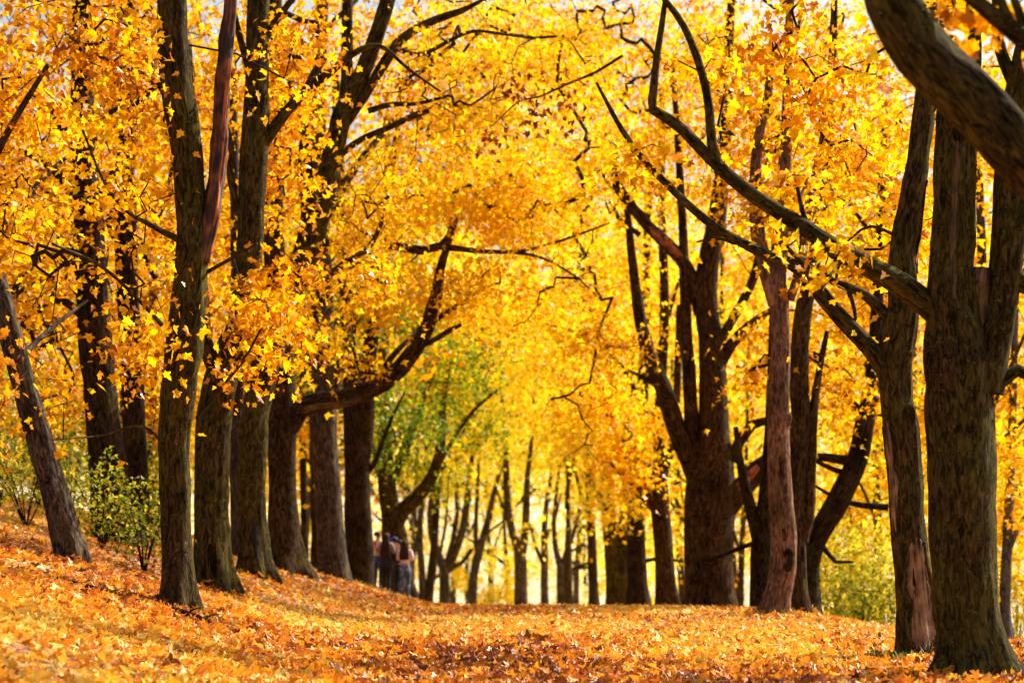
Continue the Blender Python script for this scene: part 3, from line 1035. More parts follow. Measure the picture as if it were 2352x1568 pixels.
# ---- beyond the row on the bank
BANK = 'maples standing farther back on the bank'
tree('maple_tree', 'slanting maple trunk leaning outward on the leaf covered bank', 42,
     [(168, 1285, 74), (150, 1220, 72), (122, 1120, 70), (92, 1010, 66), (62, 910, 62), (32, 800, 60), (8, 710, 58), (-25, 600, 54), (-70, 440, 48), (-120, 200, 40), (-180, -150, 26)],
     limbs=[[(40, 830, 16), (110, 760, 12, 1), (200, 690, 8, 2)], [(-30, 590, 22), (40, 480, 16, 1), (130, 380, 10, 2), (220, 320, 6, 2)], [(-60, 460, 26), (20, 300, 18, -1), (110, 150, 12, -2)]],
     blobs=[(0, 560, 120, 170, 0, 1.5, 22), (30, 250, 160, 220, 0, 1.8, 46), (30, 1000, 120, 90, -1, 1.0, 12), (20, 800, 60, 120, -1, 1, 10), (-100, -150, 260, 220, 0, 3, 16), (110, 870, 90, 90, 1, 1.2, 12)],
     leaf='gold', bark='bark_grey', per=22, size=.116, spread=.32, leafparts=0, tint=(.36, .24), bare=[(80, 640, 170, 260, 0, 1.5, 70)], group=BANK, flare=.3)  # shade of the bank painted into the leaves by a lower tint
tree('maple_tree', 'dark furrowed old trunk rising out of the undergrowth on the bank', 52,
     [(268, 1255, 130), (262, 1200, 112), (250, 1100, 96), (240, 1000, 88), (228, 880, 84), (218, 760, 82), (210, 640, 80), (204, 520, 74), (198, 400, 66), (192, 250, 60), (188, 80, 50), (185, -150, 36)],
     limbs=[[(205, 660, 40), (160, 600, 30), (110, 580, 22), (60, 620, 14), (20, 680, 9)], [(205, 640, 30), (150, 560, 20), (90, 520, 14), (20, 540, 9)], [(200, 520, 34), (150, 420, 24), (80, 360, 18), (0, 340, 12)],
            [(205, 740, 26), (140, 690, 18), (70, 720, 12), (20, 780, 8)], [(200, 480, 30), (260, 400, 26), (300, 320, 24), (310, 250, 18)], [(196, 380, 28), (120, 260, 20), (40, 180, 14)], [(208, 700, 24), (140, 640, 16), (60, 660, 11), (0, 720, 8)]],
     blobs=[(80, 620, 130, 170, 1, 2, 40), (80, 350, 160, 200, 1, 2, 60), (100, 860, 110, 150, 2, 1.8, 30), (300, 120, 220, 180, 1, 2, 50), (300, 820, 70, 110, 1, 1.3, 14), (160, -200, 300, 220, 1, 3, 22)],
     leaf='amber', bark='bark_dark', per=24, size=.14, spread=.36, group=BANK, flare=.35, tint=(.28, .22), bare=[(110, 620, 200, 300, 0, 2, 130)])  # darker leaf tint stands in for deep shade on the bank
tree('maple_tree', 'dim trunk half hidden between the furrowed old trunk and the dead stem maple', 57,
     [(318, 1262, 66), (315, 1180, 60), (312, 1080, 58), (308, 960, 56), (302, 820, 54), (290, 600, 54), (288, 420, 50), (292, 280, 40), (296, 100, 30), (300, -150, 20)],
     limbs=[[(290, 480, 30), (255, 500, 30), (268, 545, 26)], [(285, 470, 24), (330, 580, 18), (358, 640, 16)], [(294, 300, 22), (350, 160, 15, 1), (400, 60, 10, 2)]],
     blobs=[(330, 620, 90, 160, 1, 1.5, 26), (330, 250, 160, 160, 1, 2, 44), (330, 900, 60, 100, 1, 1.2, 14), (320, -150, 260, 180, 2, 2.5, 20)],
     leaf='amber', bark='bark_dark', per=24, size=.14, spread=.36, group=BANK, flare=.3, tint=(.3, .22))  # leaves tinted darker, bank shade put into their colour
tree('maple_tree', 'shadowy trunk standing in the gap between the two closest row trunks', 63,
     [(545, 1335, 40), (545, 1200, 36), (542, 1000, 34), (545, 800, 30), (540, 500, 26), (535, 200, 20), (530, -150, 14)],
     limbs=[[(541, 560, 18), (600, 420, 12, 1), (640, 300, 8, 2)]], blobs=[(560, 520, 120, 200, 1, 2, 34), (420, 300, 160, 200, 2, 2, 36)],
     leaf='amber', bark='bark_grey', per=25, size=.17, spread=.4, group=BANK)
tree('maple_tree', 'brown trunk seen in the slot beside the broad greyish trunk', 84,
     [(728, 1335, 34), (728, 1220, 30), (724, 1100, 26), (716, 950, 24), (690, 830, 24), (660, 720, 20), (640, 500, 16), (640, 200, 12)],
     limbs=[[(722, 1060, 14), (750, 900, 12), (770, 760, 8)]], blobs=[(700, 760, 110, 140, 1, 2.2, 40), (620, 500, 180, 220, 2, 3, 50), (700, 1000, 40, 90, 1, 1.2, 8)],
     leaf='green', bark='bark_brown', per=26, size=.18, spread=.45, group=BANK, tint=(.3, .25), lod='mid')
tree('maple_tree', 'thin dark trunk in the same slot, farther off than the brown one', 92,
     [(700, 1340, 22), (699, 1200, 19), (696, 1050, 18), (690, 800, 15), (690, 400, 11)],
     limbs=[[(696, 980, 9), (680, 850, 7), (650, 760, 5)]], blobs=[(640, 700, 130, 200, 1, 3, 36), (520, 640, 130, 260, 1, 3, 40)],
     leaf='amber', bark='bark_dark', per=26, size=.19, spread=.45, group=BANK, lod='mid')

# ---- row by the falling slope
def marks_r1(root, base, tt, lt):
    patch(tt, 'healed_scar', M['wood_tan'], root, base, CAMSIDE - .08, .30, ZC + (HZ - 690) * K * 30, ZC + (HZ - 330) * K * 30, .006, 6, 'long smooth strip of healed pale wood', .03, M['bark_mossy'])
    patch(lt[4], 'bare_wood', M['wood_tan'], root, base, CAMSIDE + .3, .9, lt[4].c[1, 2], lt[4].c[-1, 2] - .05, .008, 3)

tree('maple_tree', 'massive dark maple trunk closest to us, dividing into two upright stems above head height', 30,
     [(2238, 1560, 190), (2232, 1480, 158), (2218, 1400, 152), (2212, 1300, 158), (2210, 1180, 166), (2210, 1080, 172), (2206, 980, 172), (2202, 880, 170), (2196, 800, 158), (2188, 700, 132), (2186, 620, 116), (2190, 540, 108), (2192, 440, 104), (2196, 340, 104), (2202, 240, 104), (2206, 130, 104), (2204, 20, 96), (2200, -120, 84), (2190, -380, 56), (2170, -700, 30)],
     limbs=[[(2262, 900, 100), (2276, 820, 92), (2292, 740, 88), (2306, 660, 86), (2316, 560, 90), (2322, 460, 92), (2328, 360, 86), (2340, 240, 80), (2362, 120, 70), (2400, -40, 60), (2460, -250, 36)],
            [(2180, 740, 78), (2130, 700, 62), (2090, 668, 60), (2040, 638, 58), (1980, 604, 54), (1920, 572, 50), (1880, 545, 46), (1835, 515, 40), (1790, 488, 37), (1740, 456, 36), (1695, 422, 35), (1650, 382, 33), (1610, 342, 30), (1570, 300, 28), (1530, 270, 26), (1500, 252, 25), (1502, 200, 21), (1508, 130, 18), (1520, 60, 16), (1530, -20, 10)],
            [(1655, 400, 30), (1636, 330, 26), (1630, 260, 23), (1620, 200, 21), (1600, 130, 20), (1570, 60, 18), (1535, 10, 15), (1500, -30, 11)],
            [(2330, 640, 60), (2352, 655, 46), (2420, 600, 36), (2500, 500, 24)],
            [(2250, 860, 52), (2248, 760, 50), (2250, 660, 56), (2254, 615, 50)],
            [(1855, 520, 15), (1842, 480, 13), (1832, 430, 10)],
            [(2262, 905, 34), (2310, 868, 36), (2338, 850, 33), (2380, 870, 28), (2440, 900, 18)],
            [(1940, 590, 12), (1900, 640, 9, -.4), (1880, 680, 6, -.6)],
            [(2195, -200, 50), (2050, -330, 34, -2), (1880, -450, 20, -4)], [(2345, 220, 40), (2300, 120, 30), (2290, 20, 22), (2270, -100, 14)]],
     blobs=[(1960, 590, 70, 40, -.4, .5, 6), (1810, 420, 80, 30, .7, .4, 8), (1670, 330, 50, 50, .6, .4, 5), (1780, 550, 40, 40, -.4, .4, 3), (1600, 170, 110, 90, .8, .5, 9), (2130, 30, 90, 70, -1, 1, 10),
            (1950, -250, 400, 200, -1, 3, 40), (2320, 260, 60, 120, 1, 1, 8), (1900, 640, 40, 40, -.4, .4, 3)],
     leaf='gold', bark='bark_mossy', per=13, size=.115, spread=.22, leafparts=60, group=ROWR, extra=marks_r1, flare=.6, limb_marks={4: 'bark_pale'}, twig_r=.018, )

def marks_r2(root, base, tt, lt):
    Yd = 35
    z = lambda py: ZC + (HZ - py) * K * Yd
    patch(tt, 'bare_wood', M['wood_bare'], root, base, CAMSIDE + .28, .85, z(1490), z(1235), .006, 1.7, 'large bare patch of pinkish wood without bark', .026, M['bark_olive'])
    patch(tt, 'bare_wood', M['wood_bare'], root, base, CAMSIDE - 1.0, .40, z(1220), z(960), .006, 2.9, None, .018, M['bark_brown'])
    patch(tt, 'hollow', HOLLOW_SHADE, root, base, CAMSIDE - .62, .16, z(1385), z(1235), .016, 4.0, 'dark vertical cleft in the trunk')  # surface patch, the cleft's shade painted near-black
    patch(tt, 'bare_wood', M['wood_split'], root, base, CAMSIDE + 1.35, .28, z(640), z(400), .010, 5, None, .016, M['bark_dark'])
    patch(tt, 'cracked_wood', M['wood_rotten'], root, base, CAMSIDE - 1.1, .35, z(520), z(400), .016, 6)
    knot(tt, root, base, CAMSIDE + .55, z(955), .085, M['bark_mossy'], M['bark_dark'])
    knot(tt, root, base, CAMSIDE + .75, z(815), .045, M['bark_mossy'], HOLLOW_SHADE)
    knot(tt, root, base, CAMSIDE - .1, z(905), .03, M['bark_dark'], HOLLOW_SHADE)

tree('maple_tree', 'maple with a large pinkish bare patch low down, beside the massive dark one', 35,
     [(2112, 1512, 108), (2106, 1440, 98), (2100, 1360, 92), (2090, 1260, 92), (2082, 1180, 90), (2078, 1080, 86), (2070, 985, 92), (2060, 920, 84), (2056, 840, 86), (2064, 760, 88), (2074, 700, 80), (2072, 620, 74), (2080, 540, 70), (2094, 460, 64), (2104, 400, 60), (2112, 330, 56), (2122, 260, 54), (2130, 160, 46), (2136, 40, 40), (2140, -150, 30)],
     limbs=[[(2040, 870, 46), (2015, 820, 46), (1980, 780, 42), (1945, 745, 42), (1910, 705, 40), (1880, 670, 40), (1850, 630, 34), (1815, 605, 30), (1760, 585, 26), (1700, 555, 24), (1640, 520, 22), (1580, 470, 20), (1530, 420, 18), (1480, 370, 16), (1430, 300, 14), (1392, 232, 10), (1370, 190, 6)],
            [(2046, 740, 30), (2022, 710, 30), (1990, 680, 26), (1950, 660, 22), (1900, 640, 18), (1840, 600, 13), (1790, 550, 9)],
            [(1950, 665, 10), (1965, 730, 9), (1950, 770, 6)], [(2150, 250, 16), (2110, 240, 16), (2095, 300, 10)],
            [(1690, 560, 8), (1640, 545, 6), (1600, 556, 4)],
            [(2128, 180, 26), (2040, 60, 18, 1), (1950, -60, 11, 2)],
            [(2095, 560, 9), (2000, 520, 7, 1), (1940, 560, 5, 1)]],
     blobs=[(1950, 330, 130, 120, 1, 1.2, 20), (1900, 120, 170, 140, 1.5, 1.5, 34), (1500, 330, 80, 80, 0, .8, 6), (2050, 560, 80, 80, 2, 1, 8), (1980, -200, 300, 180, 2, 2.5, 24), (2130, 450, 50, 120, 2, 1, 8)],
     leaf='gold', bark='bark_olive', per=20, size=.12, spread=.30, leafparts=20, group=ROWR, extra=marks_r2, flare=.45, twig_r=.02, bare=[(1960, 560, 120, 160, 1, 1, 40)])

def marks_r3(root, base, tt, lt):
    z = lambda py: ZC + (HZ - py) * K * 52
    knot(tt, root, base, CAMSIDE + .05, z(1285), .13, M['bark_dark'], M['bark_pale'])
    knot(tt, root, base, CAMSIDE + .35, z(806), .05, M['bark_pale'], HOLLOW_SHADE)
    knot(tt, root, base, CAMSIDE + 1.0, z(962), .09, M['bark_pale'], M['wood_bare'])
    patch(tt, 'dark_stain', M['bark_dark'], root, base, CAMSIDE + .1, .24, z(1100), z(1045), .01, 2)
    patch(tt, 'dark_stain', M['bark_dark'], root, base, CAMSIDE - .1, .2, z(1245), z(1210), .01, 4)

tree('maple_tree', 'slender smooth pinkish grey maple with a round dark scar low on its trunk', 52,
     [(1776, 1422, 86), (1786, 1370, 68), (1800, 1300, 66), (1800, 1220, 62), (1792, 1120, 60), (1788, 1000, 58), (1790, 880, 52), (1792, 780, 48), (1790, 700, 46), (1786, 640, 44), (1792, 560, 40), (1800, 440, 34), (1806, 300, 28), (1812, 100, 22), (1820, -150, 14)],
     limbs=[[(1782, 700, 38), (1760, 620, 40), (1745, 560, 38), (1738, 500, 34), (1735, 420, 30), (1740, 330, 26), (1760, 240, 22), (1775, 120, 17)],
            [(1815, 690, 22), (1840, 600, 26), (1850, 520, 24), (1862, 440, 20), (1880, 360, 15), (1900, 250, 9)],
            [(1800, 560, 16), (1840, 480, 16), (1880, 400, 11), (1950, 330, 6)]],
     blobs=[(1740, 420, 110, 130, 0, 1.6, 44), (1860, 260, 170, 160, 1, 2, 60), (1720, 150, 150, 150, 1, 2, 50), (1650, -220, 300, 160, 0, 3, 40), (1900, 520, 80, 90, 1, 1.5, 14), (1800, -150, 260, 180, 1, 2.5, 24)],
     leaf='gold', bark='bark_pale', per=27, size=.14, spread=.36, group=ROWR, extra=marks_r3, flare=.2, tint=(.62, .22), bare=[(1860, 420, 150, 260, 0, 1.6, 170)])

tree('maple_tree', 'straight brown trunk close behind the slender pinkish grey one', 57,
     [(1842, 1432, 72), (1832, 1380, 56), (1828, 1280, 52), (1826, 1180, 52), (1832, 1080, 50), (1838, 960, 50), (1836, 840, 48), (1842, 740, 44), (1860, 640, 38), (1880, 540, 34), (1900, 400, 28), (1910, 200, 22), (1920, -100, 14)],
     limbs=[[(1840, 1240, 40), (1858, 1180, 30), (1862, 1080, 28), (1868, 960, 24), (1880, 860, 18), (1900, 760, 12)], [(1850, 700, 22), (1920, 600, 15, 1), (2000, 520, 10, 2)]],
     blobs=[(1920, 780, 90, 100, 1, 1.6, 16), (1980, 420, 130, 150, 2, 2, 40), (2050, 150, 220, 200, 3, 2, 70), (2200, 380, 120, 160, 3, 2, 30), (1930, 930, 60, 70, 2, 1.2, 10)],
     leaf='gold', bark='bark_brown', per=27, size=.145, spread=.38, group=ROWR, flare=.25)

def marks_r5(root, base, tt, lt):
    patch(lt[2], 'bare_wood', M['wood_split'], root, base, -1.9, .55, lt[2].c[2, 2] - .1, lt[2].c[-6, 2], .02, 2)
    z = lambda py: ZC + (HZ - py) * K * 71
    patch(tt, 'seam', M['bark_dark'], root, base, CAMSIDE - .15, .10, z(1400), z(1170), .01, 2)
    patch(lt[1], 'bare_wood', M['wood_split'], root, base, CAMSIDE, .7, lt[1].ring_at_z(0) * 0 + lt[1].c[len(lt[1].c) // 3, 2], lt[1].c[len(lt[1].c) // 2, 2], .012, 3)

tree('maple_tree', 'great spreading maple with five heavy stems and a torn limb of raw orange wood', 71,
     [(1632, 1412, 136), (1630, 1350, 122), (1628, 1280, 120), (1630, 1200, 126), (1636, 1120, 128), (1640, 1060, 100), (1638, 980, 76), (1638, 900, 70), (1634, 800, 64), (1622, 700, 58), (1626, 620, 54), (1640, 540, 50), (1652, 460, 42), (1664, 360, 34), (1670, 200, 26), (1680, 0, 20), (1690, -200, 12)],
     limbs=[[(1614, 1130, 60), (1585, 1060, 54), (1560, 1000, 50), (1536, 930, 46), (1510, 860, 42), (1485, 800, 38), (1468, 720, 30), (1455, 620, 24), (1440, 480, 16)],
            [(1612, 720, 40), (1590, 640, 36), (1565, 595, 36), (1530, 560, 34), (1490, 520, 30), (1455, 480, 28), (1425, 440, 26), (1412, 405, 22), (1415, 350, 14)],
            [(1660, 1170, 70), (1705, 1120, 58), (1745, 1075, 52), (1785, 1045, 44), (1820, 1018, 34), (1842, 980, 24), (1856, 945, 16), (1868, 920, 8)],
            [(1680, 1060, 30), (1700, 1010, 28), (1728, 975, 26), (1762, 965, 20), (1800, 955, 12)],
            [(1655, 830, 34), (1680, 790, 30), (1720, 750, 26), (1758, 720, 20), (1800, 700, 12)],
            [(1650, 790, 28), (1690, 720, 24), (1730, 640, 22), (1745, 560, 16)],
            [(1600, 1080, 40), (1590, 980, 38), (1582, 860, 34), (1575, 740, 30), (1570, 560, 24), (1560, 380, 18), (1545, 150, 12)],
            [(1582, 1020, 20), (1545, 930, 18), (1500, 880, 13), (1440, 850, 8)],
            [(1470, 540, 14), (1420, 500, 12), (1402, 460, 9)]],
     blobs=[(1450, 770, 90, 50, -1, 1.4, 30), (1380, 760, 100, 60, -2, 1.6, 22), (1400, 640, 100, 90, 1, 2, 22), (1540, 420, 140, 110, 2.5, 2.2, 46), (1400, 300, 140, 140, 1, 2.4, 44), (1640, 260, 130, 150, 2.5, 2.4, 46), (1330, 60, 200, 160, 1, 2.6, 56), (1480, -200, 300, 160, 0, 3, 50), (1530, 120, 170, 140, 1, 2.5, 50), (1740, 600, 60, 70, 2.5, 1.4, 14)],
     leaf='amber', bark='bark_brown', per=29, size=.15, spread=.42, group=ROWR, extra=marks_r5, flare=.15, tint=(.72, .24), bare=[(1400, 500, 130, 200, 0, 2, 110), (1420, 150, 160, 150, 0, 2.4, 90), (1340, 980, 110, 120, 0, 2, 40), (1620, 300, 150, 260, 0, 2, 90)])

tree('maple_tree', 'smooth sunlit edged maple trunk with a low stubby fork, next along from the spreading maple', 80,
     [(1538, 1405, 60), (1530, 1340, 52), (1524, 1260, 48), (1516, 1180, 48), (1510, 1120, 52), (1516, 1060, 34), (1512, 980, 28), (1520, 860, 26), (1526, 700, 24), (1520, 480, 20), (1520, 200, 14)],
     limbs=[[(1510, 1150, 32), (1480, 1105, 26), (1455, 1070, 22), (1436, 1030, 18), (1440, 960, 14), (1425, 880, 9)], [(1504, 1170, 22), (1470, 1130, 20), (1430, 1090, 15), (1400, 1060, 8)],
            [(1520, 1100, 26), (1545, 1010, 22), (1555, 900, 20), (1560, 700, 15)], [(1500, 960, 16), (1460, 900, 14), (1420, 830, 11), (1340, 770, 8), (1240, 740, 5)]],
     blobs=[(1500, 950, 90, 70, -1, 1.6, 24), (1440, 1060, 90, 60, -1, 1.6, 26), (1330, 880, 120, 90, -4, 1.5, 40), (1400, 960, 80, 80, -3, 1.5, 24), (1300, 700, 130, 90, 1, 2.4, 34), (1330, 250, 240, 200, 2, 3.5, 80), (1600, 150, 200, 200, 2, 3.5, 60), (1460, 700, 100, 120, 2, 2.4, 26)],
     leaf='gold', bark='bark_brown', per=27, size=.18, spread=.45, group=ROWR, tint=(.66, .22), lod='mid')
tree('maple_tree', 'nearly black straight trunk standing between the stubby fork and the olive pair', 96,
     [(1466, 1400, 58), (1464, 1340, 50), (1462, 1280, 48), (1462, 1200, 46), (1466, 1100, 40), (1472, 980, 32), (1478, 850, 28), (1484, 650, 22), (1490, 350, 16)],
     limbs=[[(1466, 1110, 22), (1440, 1010, 18), (1420, 900, 14), (1390, 780, 9)], [(1468, 1290, 12), (1520, 1280, 10), (1570, 1290, 7)], [(1476, 900, 16), (1520, 780, 12), (1560, 640, 8)]],
     blobs=[(1380, 1000, 100, 100, 0, 2.4, 44), (1460, 1160, 60, 40, -1, 1.4, 12), (1330, 820, 130, 120, 1, 3, 50), (1250, 380, 220, 200, 2, 3.5, 80), (1150, 120, 260, 160, 2, 4, 80), (1420, 600, 150, 150, 1, 3, 50), (1400, 380, 150, 160, 2, 3, 40)],
     leaf='gold', bark='bark_dark', per=27, size=.2, spread=.5, group=ROWR, tint=(.74, .22), lod='mid')
tree('maple_tree', 'thick olive double trunk low down in the row, just before the nearly black one', 112,
     [(1412, 1402, 46), (1410, 1330, 42), (1406, 1260, 42), (1400, 1200, 38), (1394, 1120, 30), (1384, 1020, 24), (1376, 880, 18), (1370, 640, 12)],
     limbs=[[(1432, 1402, 34), (1430, 1320, 30), (1430, 1230, 28), (1436, 1120, 22), (1446, 1000, 16), (1450, 820, 10)], [(1400, 1190, 20), (1370, 1130, 18), (1350, 1060, 14), (1330, 960, 9)]],
     blobs=[(1350, 1010, 90, 90, 0, 3, 40), (1300, 880, 120, 110, 1, 3, 46), (1400, 1130, 50, 40, -1, 2, 12), (1250, 760, 120, 110, 2, 3, 36)],
     leaf='lemon', bark='bark_olive', per=26, size=.22, spread=.55, group=ROWR)
tree('maple_tree', 'narrow dark trunk at the inner edge of the olive double trunk', 128,
     [(1364, 1402, 28), (1362, 1330, 25), (1360, 1260, 23), (1356, 1180, 20), (1350, 1080, 16), (1340, 940, 12), (1330, 700, 8)],
     limbs=[[(1358, 1210, 12), (1334, 1130, 10), (1310, 1040, 7)], [(1356, 1290, 8), (1330, 1300, 7), (1300, 1310, 5)]],
     blobs=[(1310, 980, 90, 110, 0, 3, 40), (1350, 820, 110, 110, 1, 3, 40)], leaf='gold', bark='bark_dark', per=26, size=.24, spread=.6, group=ROWR)

# ---- down the slope behind that row
SLOPE = 'trees down the slope behind the row'
tree('maple_tree', 'dark trunk with a short fork half behind the pinkish grey maple', 64,
     [(1750, 1440, 62), (1748, 1360, 56), (1748, 1280, 54), (1750, 1220, 50), (1756, 1150, 36), (1764, 1060, 30), (1770, 940, 26), (1776, 760, 22), (1780, 500, 16)],
     limbs=[[(1742, 1240, 34), (1728, 1180, 32), (1712, 1120, 28), (1700, 1060, 20), (1690, 980, 13)], [(1775, 1230, 14), (1690, 1262, 12), (1620, 1290, 9)]],
     blobs=[(1700, 830, 60, 60, 2, 1.4, 12), (1760, 800, 90, 120, 2, 2, 24), (1900, 660, 120, 120, 2, 2.2, 30)], leaf='amber', bark='bark_dark', per=26, size=.17, spread=.42, group=SLOPE)
tree('maple_tree', 'heavy dark tree bending outward down the slope above bare drooping twigs', 60,
     [(1862, 1450, 60), (1858, 1360, 56), (1860, 1280, 56), (1880, 1225, 58), (1915, 1170, 60), (1945, 1110, 58), (1970, 1050, 54), (1985, 980, 50), (2000, 900, 42), (2010, 780, 34), (2020, 600, 26), (2030, 300, 18)],
     limbs=[[(1960, 1060, 26), (1900, 1050, 22), (1850, 1048, 18), (1820, 1060, 10)], [(1975, 1090, 16), (1920, 1080, 14), (1860, 1050, 10), (1836, 1035, 6)], [(2040, 1165, 18), (1980, 1160, 16), (1930, 1150, 12), (1880, 1120, 8), (1840, 1100, 4)],
            [(1880, 1240, 16), (1920, 1290, 11), (1960, 1290, 7)], [(1990, 960, 22), (1930, 900, 16), (1880, 880, 10)]],
     dead=(0, 1, 2), blobs=[(1950, 900, 100, 100, 1, 2, 22), (2000, 700, 120, 140, 2, 2.2, 34), (2000, 450, 140, 150, 2, 2.4, 30)], leaf='gold', bark='bark_dark', per=26, size=.17, spread=.42, group=SLOPE)
tree('maple_tree', 'slim grey trunk seen past the outer edge of the massive dark maple', 66,
     [(2312, 1475, 36), (2308, 1400, 30), (2310, 1330, 28), (2316, 1200, 26), (2322, 1050, 22), (2330, 800, 18), (2340, 400, 12)],
     limbs=[[(2312, 1280, 14), (2345, 1200, 10), (2400, 1120, 7)], [(2420, 1030, 16), (2350, 1020, 12), (2290, 1005, 8), (2270, 1000, 4)], [(2318, 1100, 12), (2290, 1050, 9), (2260, 1010, 6)]],
     blobs=[(2320, 1150, 70, 110, 0, 2, 40), (2330, 920, 80, 120, 0, 2, 34), (2330, 1020, 70, 40, -3, 1.4, 14), (2300, 350, 120, 250, 1, 2.4, 60), (2090, 180, 110, 160, 2, 2, 50), (2150, 60, 160, 160, 1, 2.4, 40), (2300, 700, 100, 150, 1, 2.2, 30), (2300, 1290, 50, 60, 1, 1.5, 10)], leaf='gold', bark='bark_blue', per=26, size=.17, spread=.4, group=SLOPE, tint=(.6, .2))
tree('maple_tree', 'slim trunk behind the bushes between the bent tree and the bare patch maple', 84,
     [(2022, 1450, 28), (2020, 1380, 24), (2018, 1280, 22), (2014, 1150, 20), (2010, 950, 17), (2005, 600, 12)],
     limbs=[[(2016, 1200, 10), (1980, 1120, 8), (1940, 1040, 5)], [(2014, 1120, 9), (2050, 1020, 7), (2100, 900, 5)]],
     blobs=[(2000, 1120, 110, 100, 0, 2.4, 30), (2140, 1150, 50, 150, 1, 2.4, 16), (2000, 880, 150, 120, 1, 3, 34)], leaf='lemon', bark='bark_grey', per=26, size=.19, spread=.48, group=SLOPE)

# the limb across the upper corner belongs to a row tree standing beside us, outside the picture
tree('maple_tree', 'thick mossy limb slanting across the sky in front of the massive dark maple', 21,
     [(2760, 1640, 250), (2750, 1450, 190), (2740, 1200, 180), (2730, 950, 180), (2720, 750, 175), (2720, 500, 130), (2730, 200, 110), (2740, -300, 80)],
     limbs=[[(2720, 800, 150), (2600, 640, 150), (2480, 500, 148), (2400, 415, 148), (2330, 345, 150), (2260, 265, 150), (2190, 195, 150), (2120, 120, 146), (2070, 40, 138), (2035, -40, 128), (2000, -160, 110), (1960, -340, 80)],
            [(2500, 200, 66), (2420, 130, 58), (2352, 90, 52), (2300, 50, 46), (2250, 10, 40), (2190, -40, 34)],
            [(2372, 110, 26), (2352, 60, 24), (2330, 0, 22), (2320, -60, 18)], [(2330, 75, 26), (2305, 20, 24), (2290, -30, 20)], [(2470, 175, 30), (2420, 60, 24), (2390, -60, 18)]],
     blobs=[(2180, 30, 50, 35, 1.5, .4, 2), (2310, 90, 40, 70, 1.5, .5, 3), (2200, -320, 400, 160, 0, 2, 26)],
     leaf='gold', bark='bark_mossy', per=12, size=.15, spread=.2, group=ROWR, flare=.25, twig_r=.014)

# ---- far end of the avenue
FAR = 'small dark trees at the far end of the avenue'
def fartree(label, y, trunk, limbs, blobs, leaf='lemon', size=.26, bark='bark_grey'):
    return tree('maple_tree', label, y, trunk, limbs, blobs, leaf=leaf, bark=bark, per=26, size=size, spread=.62, group=FAR, flare=.2, twig_r=.04, lod='far')
fartree('thin far tree on the bank side with a low side branch, first past the people', 118, [(972, 1385, 20), (970, 1330, 18), (966, 1270, 17), (965, 1200, 14), (972, 1100, 12), (985, 950, 9), (1000, 700, 6)],
        [[(974, 1345, 10), (995, 1330, 10), (1015, 1315, 7)], [(967, 1230, 8), (950, 1180, 7), (940, 1120, 5)]], [(1000, 1005, 60, 80, 0, 3, 12), (960, 810, 110, 120, 2, 3, 40)])
fartree('far tree forking low into a wide open vase of limbs', 124, [(1022, 1390, 31), (1021, 1340, 27), (1020, 1305, 28), (1005, 1270, 20), (992, 1230, 20), (988, 1180, 19), (1000, 1100, 15), (1010, 1000, 11), (1020, 800, 7)],
        [[(1022, 1315, 20), (1045, 1270, 18), (1062, 1220, 18), (1072, 1160, 17), (1078, 1100, 14), (1090, 1000, 10), (1100, 850, 7)], [(1024, 1300, 14), (1040, 1240, 12), (1050, 1180, 11), (1046, 1100, 9), (1050, 1000, 6)],
         [(1030, 1310, 14), (1062, 1290, 12), (1085, 1260, 10)], [(1010, 1275, 8), (1024, 1200, 7), (1030, 1100, 5)]], [(1040, 955, 100, 80, 0, 4, 30), (1060, 820, 130, 110, 2, 4, 60), (1060, 1090, 50, 40, 0, 2, 6)])
fartree('far tree sweeping to the open side in one long curved stem', 130, [(1084, 1392, 26), (1086, 1340, 24), (1094, 1290, 22), (1108, 1240, 20), (1122, 1190, 17), (1132, 1140, 14), (1146, 1090, 11), (1160, 1000, 8)],
        [[(1098, 1285, 14), (1092, 1230, 13), (1094, 1170, 11), (1098, 1090, 9), (1104, 980, 6)], [(1112, 1230, 8), (1150, 1200, 6), (1180, 1180, 4)]], [(1140, 955, 80, 90, 0, 4, 25), (1160, 820, 120, 110, 2, 4, 50)])
fartree('straightest and stoutest far trunk in the gap, with a tall narrow fork', 122, [(1197, 1400, 36), (1196, 1350, 33), (1195, 1290, 33), (1192, 1260, 28), (1178, 1230, 20), (1168, 1180, 19), (1164, 1120, 18), (1162, 1060, 16), (1158, 1000, 12), (1150, 850, 8)],
        [[(1200, 1270, 22), (1207, 1220, 20), (1209, 1160, 18), (1212, 1090, 14), (1222, 1000, 10), (1230, 850, 7)], [(1172, 1200, 8), (1150, 1150, 7), (1135, 1110, 5)]], [(1200, 965, 80, 90, 0, 4, 28), (1190, 840, 130, 110, 2, 4, 54), (1215, 1225, 25, 25, 0, 1.5, 3)])
fartree('slim far tree second from the stout middle one with a crooked stem', 134, [(1252, 1402, 23), (1250, 1340, 20), (1251, 1280, 19), (1250, 1220, 16), (1256, 1150, 13), (1270, 1060, 10), (1280, 900, 7)],
        [[(1250, 1300, 11), (1232, 1260, 10), (1222, 1220, 9), (1210, 1190, 6)], [(1252, 1240, 9), (1275, 1190, 8), (1290, 1130, 6)]], [(1265, 1045, 60, 80, 0, 3, 16), (1260, 900, 110, 100, 2, 4, 44)])
